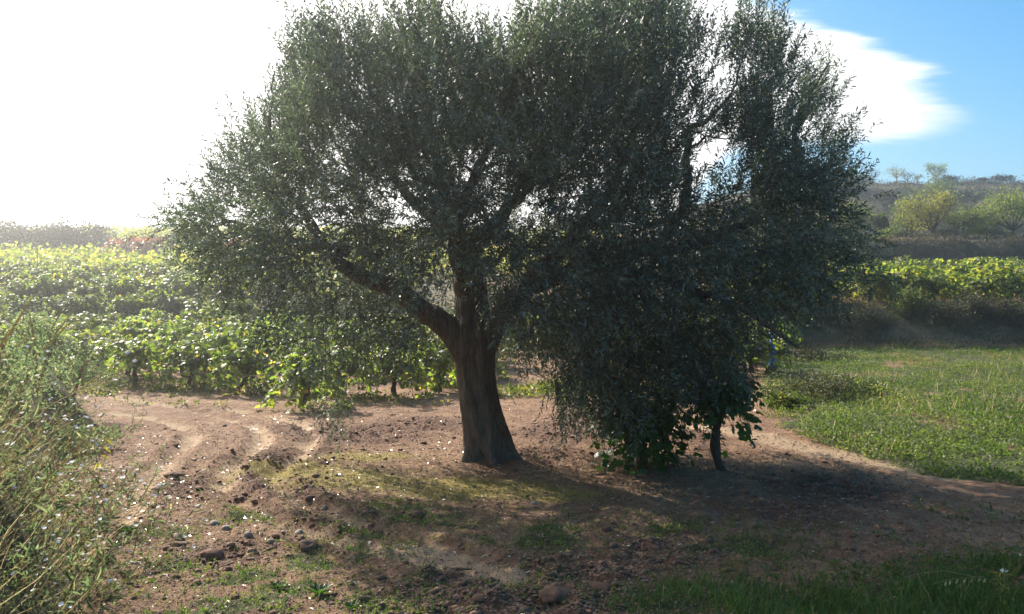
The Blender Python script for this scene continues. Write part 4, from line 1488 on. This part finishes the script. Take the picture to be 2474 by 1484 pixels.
for k, a in enumerate((
    (432, 1300, .10, .065, 'rounded pale brown stone on the track, largest of the loose stones near the weeds'),
    (518, 1268, .11, .05, 'flat brown stone on the track, furthest back of the stone pair'),
    (548, 1281, .10, .045, 'flat stone beside a pale pebble on the track'),
    (600, 1297, .07, .05, 'small round stone on the track left of the rut'),
    (722, 1295, .09, .06, 'dark rounded stone beside the smooth rut'),
    (655, 1318, .075, .035, 'small flat stone near the rut below the dark rounded one'),
    (785, 1225, .06, .045, 'little stone at the clod band beside the moss'),
    (1290, 1220, .07, .04, 'small grey stone in the olive shade'),
)):
    stone(*a, seed=k + 1)
G4 = 'large clods of earth'
for k, a in enumerate((
    (1003, 1250, .17, .075, 'dark lump of earth with grass beside it, in front of the moss'),
    (512, 1345, .17, .09, 'dark crumbly clod on the track between the weeds and the rut'),
    (425, 1325, .14, .05, 'low dark clod below the rounded pale stone'),
    (420, 1165, .20, .06, 'dark clod in the middle of the far track'),
    (745, 1330, .2, .07, 'broad reddish clod at the edge of the smooth rut'),
    (1340, 1445, .2, .08, 'dark red clod at the bottom of the view near the smooth rut'),
    (1450, 1420, .18, .06, 'dark red clod where the olive shade begins'),
)):
    stone(*a, mat='clod', name='earth_clod', seed=30 + k, cat='clod', group=G4)


def bent(name, p0, p1, rad, label, cat, mat, sag=.0, seed=0, lift=0.0, n=9, group=None, wob=.01):
    r = np.random.default_rng(seed)
    t = np.linspace(0, 1, n)
    P = p0[None] * (1 - t)[:, None] + p1[None] * t[:, None] + (4 * t * (1 - t))[:, None] * A([0, 0, sag]) + r.normal(0, wob, (n, 3)) * A([1, 1, .4])
    P[:, 2] += lift
    o = MB().tube(P - p0, np.linspace(rad, rad * .5, n), 7, .15, seed % 20).build(name, M[mat], None, True, tuple(p0))
    return tag(o, label, cat, group)


def gp(px, py, dz=.01):
    x, y, z = ground_at(px, py)
    return A([x, y, float(height(A([x]), A([y]), True)[0]) + dz])


bent('stick', gp(1085, 1365, .015), gp(1140, 1366, .015), .014, 'short dark brown stick lying in the smooth rut', 'stick', 'stick', 0, 3)
bent('dry_twig', gp(318, 1380, .05), gp(362, 1396, .012), .010, 'pale bleached twig lying by the weeds at the lower left', 'twig', 'pale_wood', .03, 4)
bent('dry_twig', gp(392, 1402, .02), gp(420, 1414, .012), .007, 'short bent pale twig right of the bleached one', 'twig', 'pale_wood', .02, 5)
bent('dry_twig', gp(335, 1330, .012), gp(362, 1320, .012), .006, 'thin white splinter of wood beside the weed edge', 'twig', 'pale_wood', .01, 6)
G5 = 'long dry stalks in the lower right grass'
bent('dry_stalk', gp(2390, 1440, .02), px3(2500, 1340, 4.9), .0035, 'long straw stalk leaning up out of the right edge of the view', 'stalk', 'straw', .02, 7, group=G5)
bent('dry_stalk', gp(2430, 1470, .02), px3(2490, 1290, 4.8), .003, 'steeper straw stalk crossing the long one at the right edge', 'stalk', 'straw', .02, 8, group=G5)
bent('dry_stalk', gp(2385, 1440, .10), gp(2185, 1425, .08), .0035, 'straw stalk arching low over dark soil above the grass', 'stalk', 'straw', .05, 9, group=G5)
bent('dry_stalk', gp(2250, 1470, .02), gp(2215, 1425, .12), .004, 'short broken straw stem propping the arching one', 'stalk', 'straw', .02, 10, group=G5)
bent('vine_stake', A(on_ground(90, 47)) - A([0, 0, .2]), A(on_ground(90, 47)) + A([0, 0, 2.0]), .035, 'thin dark wooden stake standing in the upper left vineyard', 'stake', 'stick', 0, 11, wob=.002)

# wild oat ear with hanging pale spikelets, lower right
p0 = gp(2330, 1484, 0)
root = empty('wild_oat', p0, 'wild oat with a row of hanging pale seeds in the lower right grass', 'grass plant')
tip = px3(2345, 1447, p0[1] - .05) - p0
t = np.linspace(0, 1, 12)
st = A([(.16, .0, 0), (.2, 0, .16), (.12, 0, .22), (-.1, 0, .20), (-.2, 0, .17)], float)
st2 = np.stack([np.interp(np.linspace(0, 1, 20), np.linspace(0, 1, 5), st[:, k]) for k in range(3)], -1)
MB().tube(st2, .0018, 5, cap=False).build('stem', M['straw'], root)
spk = MB().leaves(A([[0, 0, 0.]]), A([[1., 0, 0]]), A([[0, .9, .3]]), 1, 1, T_ROUND, .95)
spk.leaves(A([[0, 0, 0.]]), A([[1., 0, .12]]), A([[.2, -.9, .3]]), 1, .8, T_ROUND, .8)
spk_me = spk.mesh('seed', M['straw'])
for k in range(7):
    o = link('seed', spk_me, root, tuple(st2[9 + k] + A([0, -.005, -.004])))
    o.scale = (.032, .012, .012)
    o.rotation_euler = (rng.uniform(-.4, .4), R(70 + rng.uniform(-15, 15)), rng.uniform(2.4, 3.4))


# pale yellow-green dry thistle, lower right
def thistle(px, py, h, label, seed):
    r = np.random.default_rng(seed)
    p = gp(px, py, 0)
    root = empty('dry_thistle', p, label, 'thistle', 'thistles in the lower right grass')
    MB().tube(A([(0, 0, 0), (.01, 0, h * .5), (.005, 0, h)]), [.006, .005, .003], 6).build('stem', M['straw'], root)
    lf = MB()
    n = 60
    t = r.random(n)
    lf.leaves(np.stack([0 * t, 0 * t, t * h], -1) + r.normal(0, .012, (n, 3)), unit(rdir(n, r) + A([0, 0, .5])), rdir(n, r), r.uniform(.03, .07, n), r.uniform(.008, .016, n), T_ROUND, r.uniform(.6, 1, n))
    lf.build('foliage', M['herb_leaf'], root)
    fl = MB().leaves(np.tile(A([[0, 0, h]]), (14, 1)), unit(rdir(14, r) + A([0, 0, 1.2])), rdir(14, r), .035, .008, T_OLIVE, .9)
    fl.build('flower', M['petal'], root)


thistle(2425, 1482, .24, 'pale thistle with a white head in the lower right grass', 1)
thistle(2490, 1480, .2, 'second pale thistle at the right edge of the grass', 2)
thistle(2470, 1395, .14, 'small thistle with a withered white head above the grass at the right edge', 3)


# leafy rosettes
def rosette(px, py, s, label, seed):
    r = np.random.default_rng(seed)
    p = gp(px, py, .0)
    root = empty('rosette_weed', p, label, 'weed', 'rosette weeds on the bare earth')
    for k in range(12):
        a = k * 2.4 + r.uniform(-.2, .2)
        d = A([[math.cos(a), math.sin(a), r.uniform(.25, .9)]])
        L = s * r.uniform(.6, 1.1)
        MB().leaves(A([[0, 0, .005]]), d, A([[0, 0, 1.]]), L, L * .32, T_ROUND, r.uniform(.1, .6)).build('leaf', M['grass_blade'], root)


rosette(770, 1442, .13, 'bright green rosette weed at the bottom of the view left of the stick', 1)
rosette(672, 1425, .09, 'small green rosette weed left of the bright large one', 2)
rosette(850, 1478, .08, 'green weed tuft at the bottom edge right of the bright rosette', 3)
rosette(640, 1252, .07, 'little green weed growing beside the rut on the track', 4)
rosette(312, 1392, .08, 'green sprout beside the bleached twig', 5)
rosette(310, 1290, .12, 'light green grassy weed at the edge of the left weeds', 6)
rosette(975, 1252, .07, 'green sprout left of the dark lump of earth', 7)

# blue pipe beside the right skirt of the olive
bp = ground_at(1866, 897)
root = empty('blue_pipe', bp, 'upright blue plastic pipe behind the right skirt of the olive', 'pipe')
sc = bp[1] / F
hp = 90 * sc
MB().tube(A([(0, 0, -.1), (0, 0, hp * .5), (0, 0, hp)]), 6.5 * sc, 16).build('tube', M['blue_plastic'], root, True)
MB().tube(A([(0, 0, .02), (0, 0, hp * .3)]), 8.5 * sc, 16).build('collar', M['blue_plastic'], root, True)
MB().tube(A([(0, 0, hp * .98), (0, 0, hp * 1.04)]), 7.6 * sc, 16).build('cap', M['blue_plastic'], root, True)


# white-flowered weeds on the near left bank
def weed_meshes(seed):
    r = np.random.default_rng(seed)
    sb, fb, heads = MB(), MB(), []
    L = r.uniform(.55, .8)
    t = np.linspace(0, 1, 8)
    main = np.stack([L * (.25 * t + .5 * t ** 2), r.normal(0, .03) * t, L * (1.0 * t - .35 * t ** 2)], -1)
    sb.tube(main, np.linspace(.004, .0018, 8), 5, cap=False)
    heads.append(main[-1])
    for k in range(8):
        s = r.uniform(.25, .95)
        p = A([np.interp(s, t, main[:, q]) for q in range(3)])
        e = p + unit(A([r.normal(.5, .5), r.normal(0, .5), r.uniform(.4, 1)])) * r.uniform(.12, .3)
        m = (p + e) / 2 + A([.01, 0, .015])
        sb.tube(np.stack([p, m, e]), [.0024, .002, .0012], 4, cap=False)
        heads.append(e)
        n = 7
        q = r.random((n, 1))
        fb.leaves(p * (1 - q) + e * q, unit(rdir(n, r) + A([.3, 0, .3])), rdir(n, r), r.uniform(.02, .05, n), r.uniform(.005, .011, n), T_ROUND, np.clip(r.normal(.5, .25, n), 0, 1))
    n = 30
    q = r.random(n) * .7
    fb.leaves(np.stack([np.interp(q, t, main[:, k]) for k in range(3)], -1), unit(rdir(n, r) + A([.2, 0, .3])), rdir(n, r), r.uniform(.04, .10, n), r.uniform(.01, .02, n), T_ROUND, np.clip(r.normal(.45, .25, n), 0, 1))
    return sb.mesh('stem', M['straw']), fb.mesh('foliage', M['bank_leaf']), heads


flw = MB()
for k in range(4):
    a = k * math.pi / 2 + .3
    flw.leaves(A([[0, 0, 0.]]), A([[math.cos(a), math.sin(a), .35]]), A([[0, 0, 1.]]), 1.0, .85, T_ROUND, .6)
for k in range(4):
    a = k * math.pi / 2 + .9
    flw.leaves(A([[0, 0, -.5]]), A([[math.cos(a), math.sin(a), .8]]), A([[0, 0, 1.]]), .8, .6, T_ROUND, .3)
flower_me = flw.mesh('flower', M['petal'])
WV = [weed_meshes(s) for s in range(5)]
wr = random.Random(9)
spots = [(20, 6.2), (60, 6.8), (110, 7.4), (150, 8.0), (190, 8.8), (40, 7.6), (90, 8.6), (130, 9.4), (10, 5.6), (70, 5.9), (120, 6.3), (170, 7.0), (205, 7.7), (30, 5.1), (95, 5.3),
         (150, 5.7), (200, 6.2), (235, 6.8), (15, 4.7), (75, 4.9), (140, 5.1), (200, 5.3), (240, 5.7), (40, 4.4), (110, 4.6), (180, 4.8), (230, 9.6), (165, 10.2), (60, 9.4), (-30, 6.0), (-40, 5.2), (-20, 7.0), (-20, 4.6),
         (225, 8.4), (120, 10.6), (250, 7.6)]
for k, (px, Y) in enumerate(spots):
    x, y, z = on_ground(px - (28 if px > 185 else 0), Y)
    s = wr.uniform(.85, 1.35)
    place = 'near the top of the left bank' if Y > 7.5 else ('halfway along the left bank' if Y > 5.6 else 'at the near end of the left bank')
    root = empty('flowering_weed', (x, y, z), f'leaning white-flowered weed among the tangle {place}', 'weed', 'white-flowered weeds on the left bank', wr.uniform(-.6, .6), s)
    a, b, heads = WV[k % 5]
    link('stem', a, root)
    link('foliage', b, root)
    for hp_ in heads:
        for _ in range(1):
            o = link('flower', flower_me, root, tuple(hp_))
            q = wr.uniform(.010, .016)
            o.scale = (q, q, q)
            o.rotation_euler = (wr.uniform(-.5, .5), wr.uniform(-.2, .8), wr.uniform(0, 6))
# yellow seed pods weed
x, y, z = on_ground(215, 9.0)
root = empty('pod_weed', (x, y, z), 'weed with drooping bright yellow leaves beside the track foot of the bank', 'weed')
MB().tube(A([(0, 0, 0), (.08, 0, .25), (.16, 0, .55)]), [.005, .004, .003], 5).build('stem', M['straw'], root)
for (dx, dz, a) in ((.10, .33, 1.2), (.13, .38, .2), (.15, .47, .5), (.16, .55, -.4), (.09, .30, 2.0)):
    MB().leaves(A([[0, 0, 0.]]), A([[math.cos(a), -.2, -abs(math.sin(a)) - .2]]), A([[0, -1., .4]]), .10, .025, T_ROUND, .9).build('leaf', M['yellow_leaf'], root, loc=(dx, 0, dz))

# ------------------------------------------------------------------ hazy air added to imitate lens glare: one closed box round everything
def build_glare_haze():
    lo, hi = (-640, -640, -2.5), (640, 640, 27)
    v = [(x, y, z) for x in (lo[0], hi[0]) for y in (lo[1], hi[1]) for z in (lo[2], hi[2])]
    f = [(0, 1, 3, 2), (4, 6, 7, 5), (0, 4, 5, 1), (2, 3, 7, 6), (0, 2, 6, 4), (1, 5, 7, 3)]
    m, N, Lk = new_mat('glare_haze')
    o_ = N.new('ShaderNodeOutputMaterial')
    pv = N.new('ShaderNodeVolumePrincipled')
    pv.inputs['Color'].default_value = (.95, .97, 1.0, 1)
    pv.inputs['Density'].default_value = HAZE
    pv.inputs['Anisotropy'].default_value = HAZE_G
    Lk.new(pv.outputs[0], o_.inputs['Volume'])
    try:
        m.cycles.homogeneous_volume = True
    except Exception:
        pass
    me = mesh_np('glare_haze', v, [A(f)], None, False, [m])
    tag(link('glare_haze', me), 'pale hazy air added to imitate veiling lens glare', None, None, 'stuff')


HAZE, HAZE_G = 0.0026, 0.86
build_glare_haze()
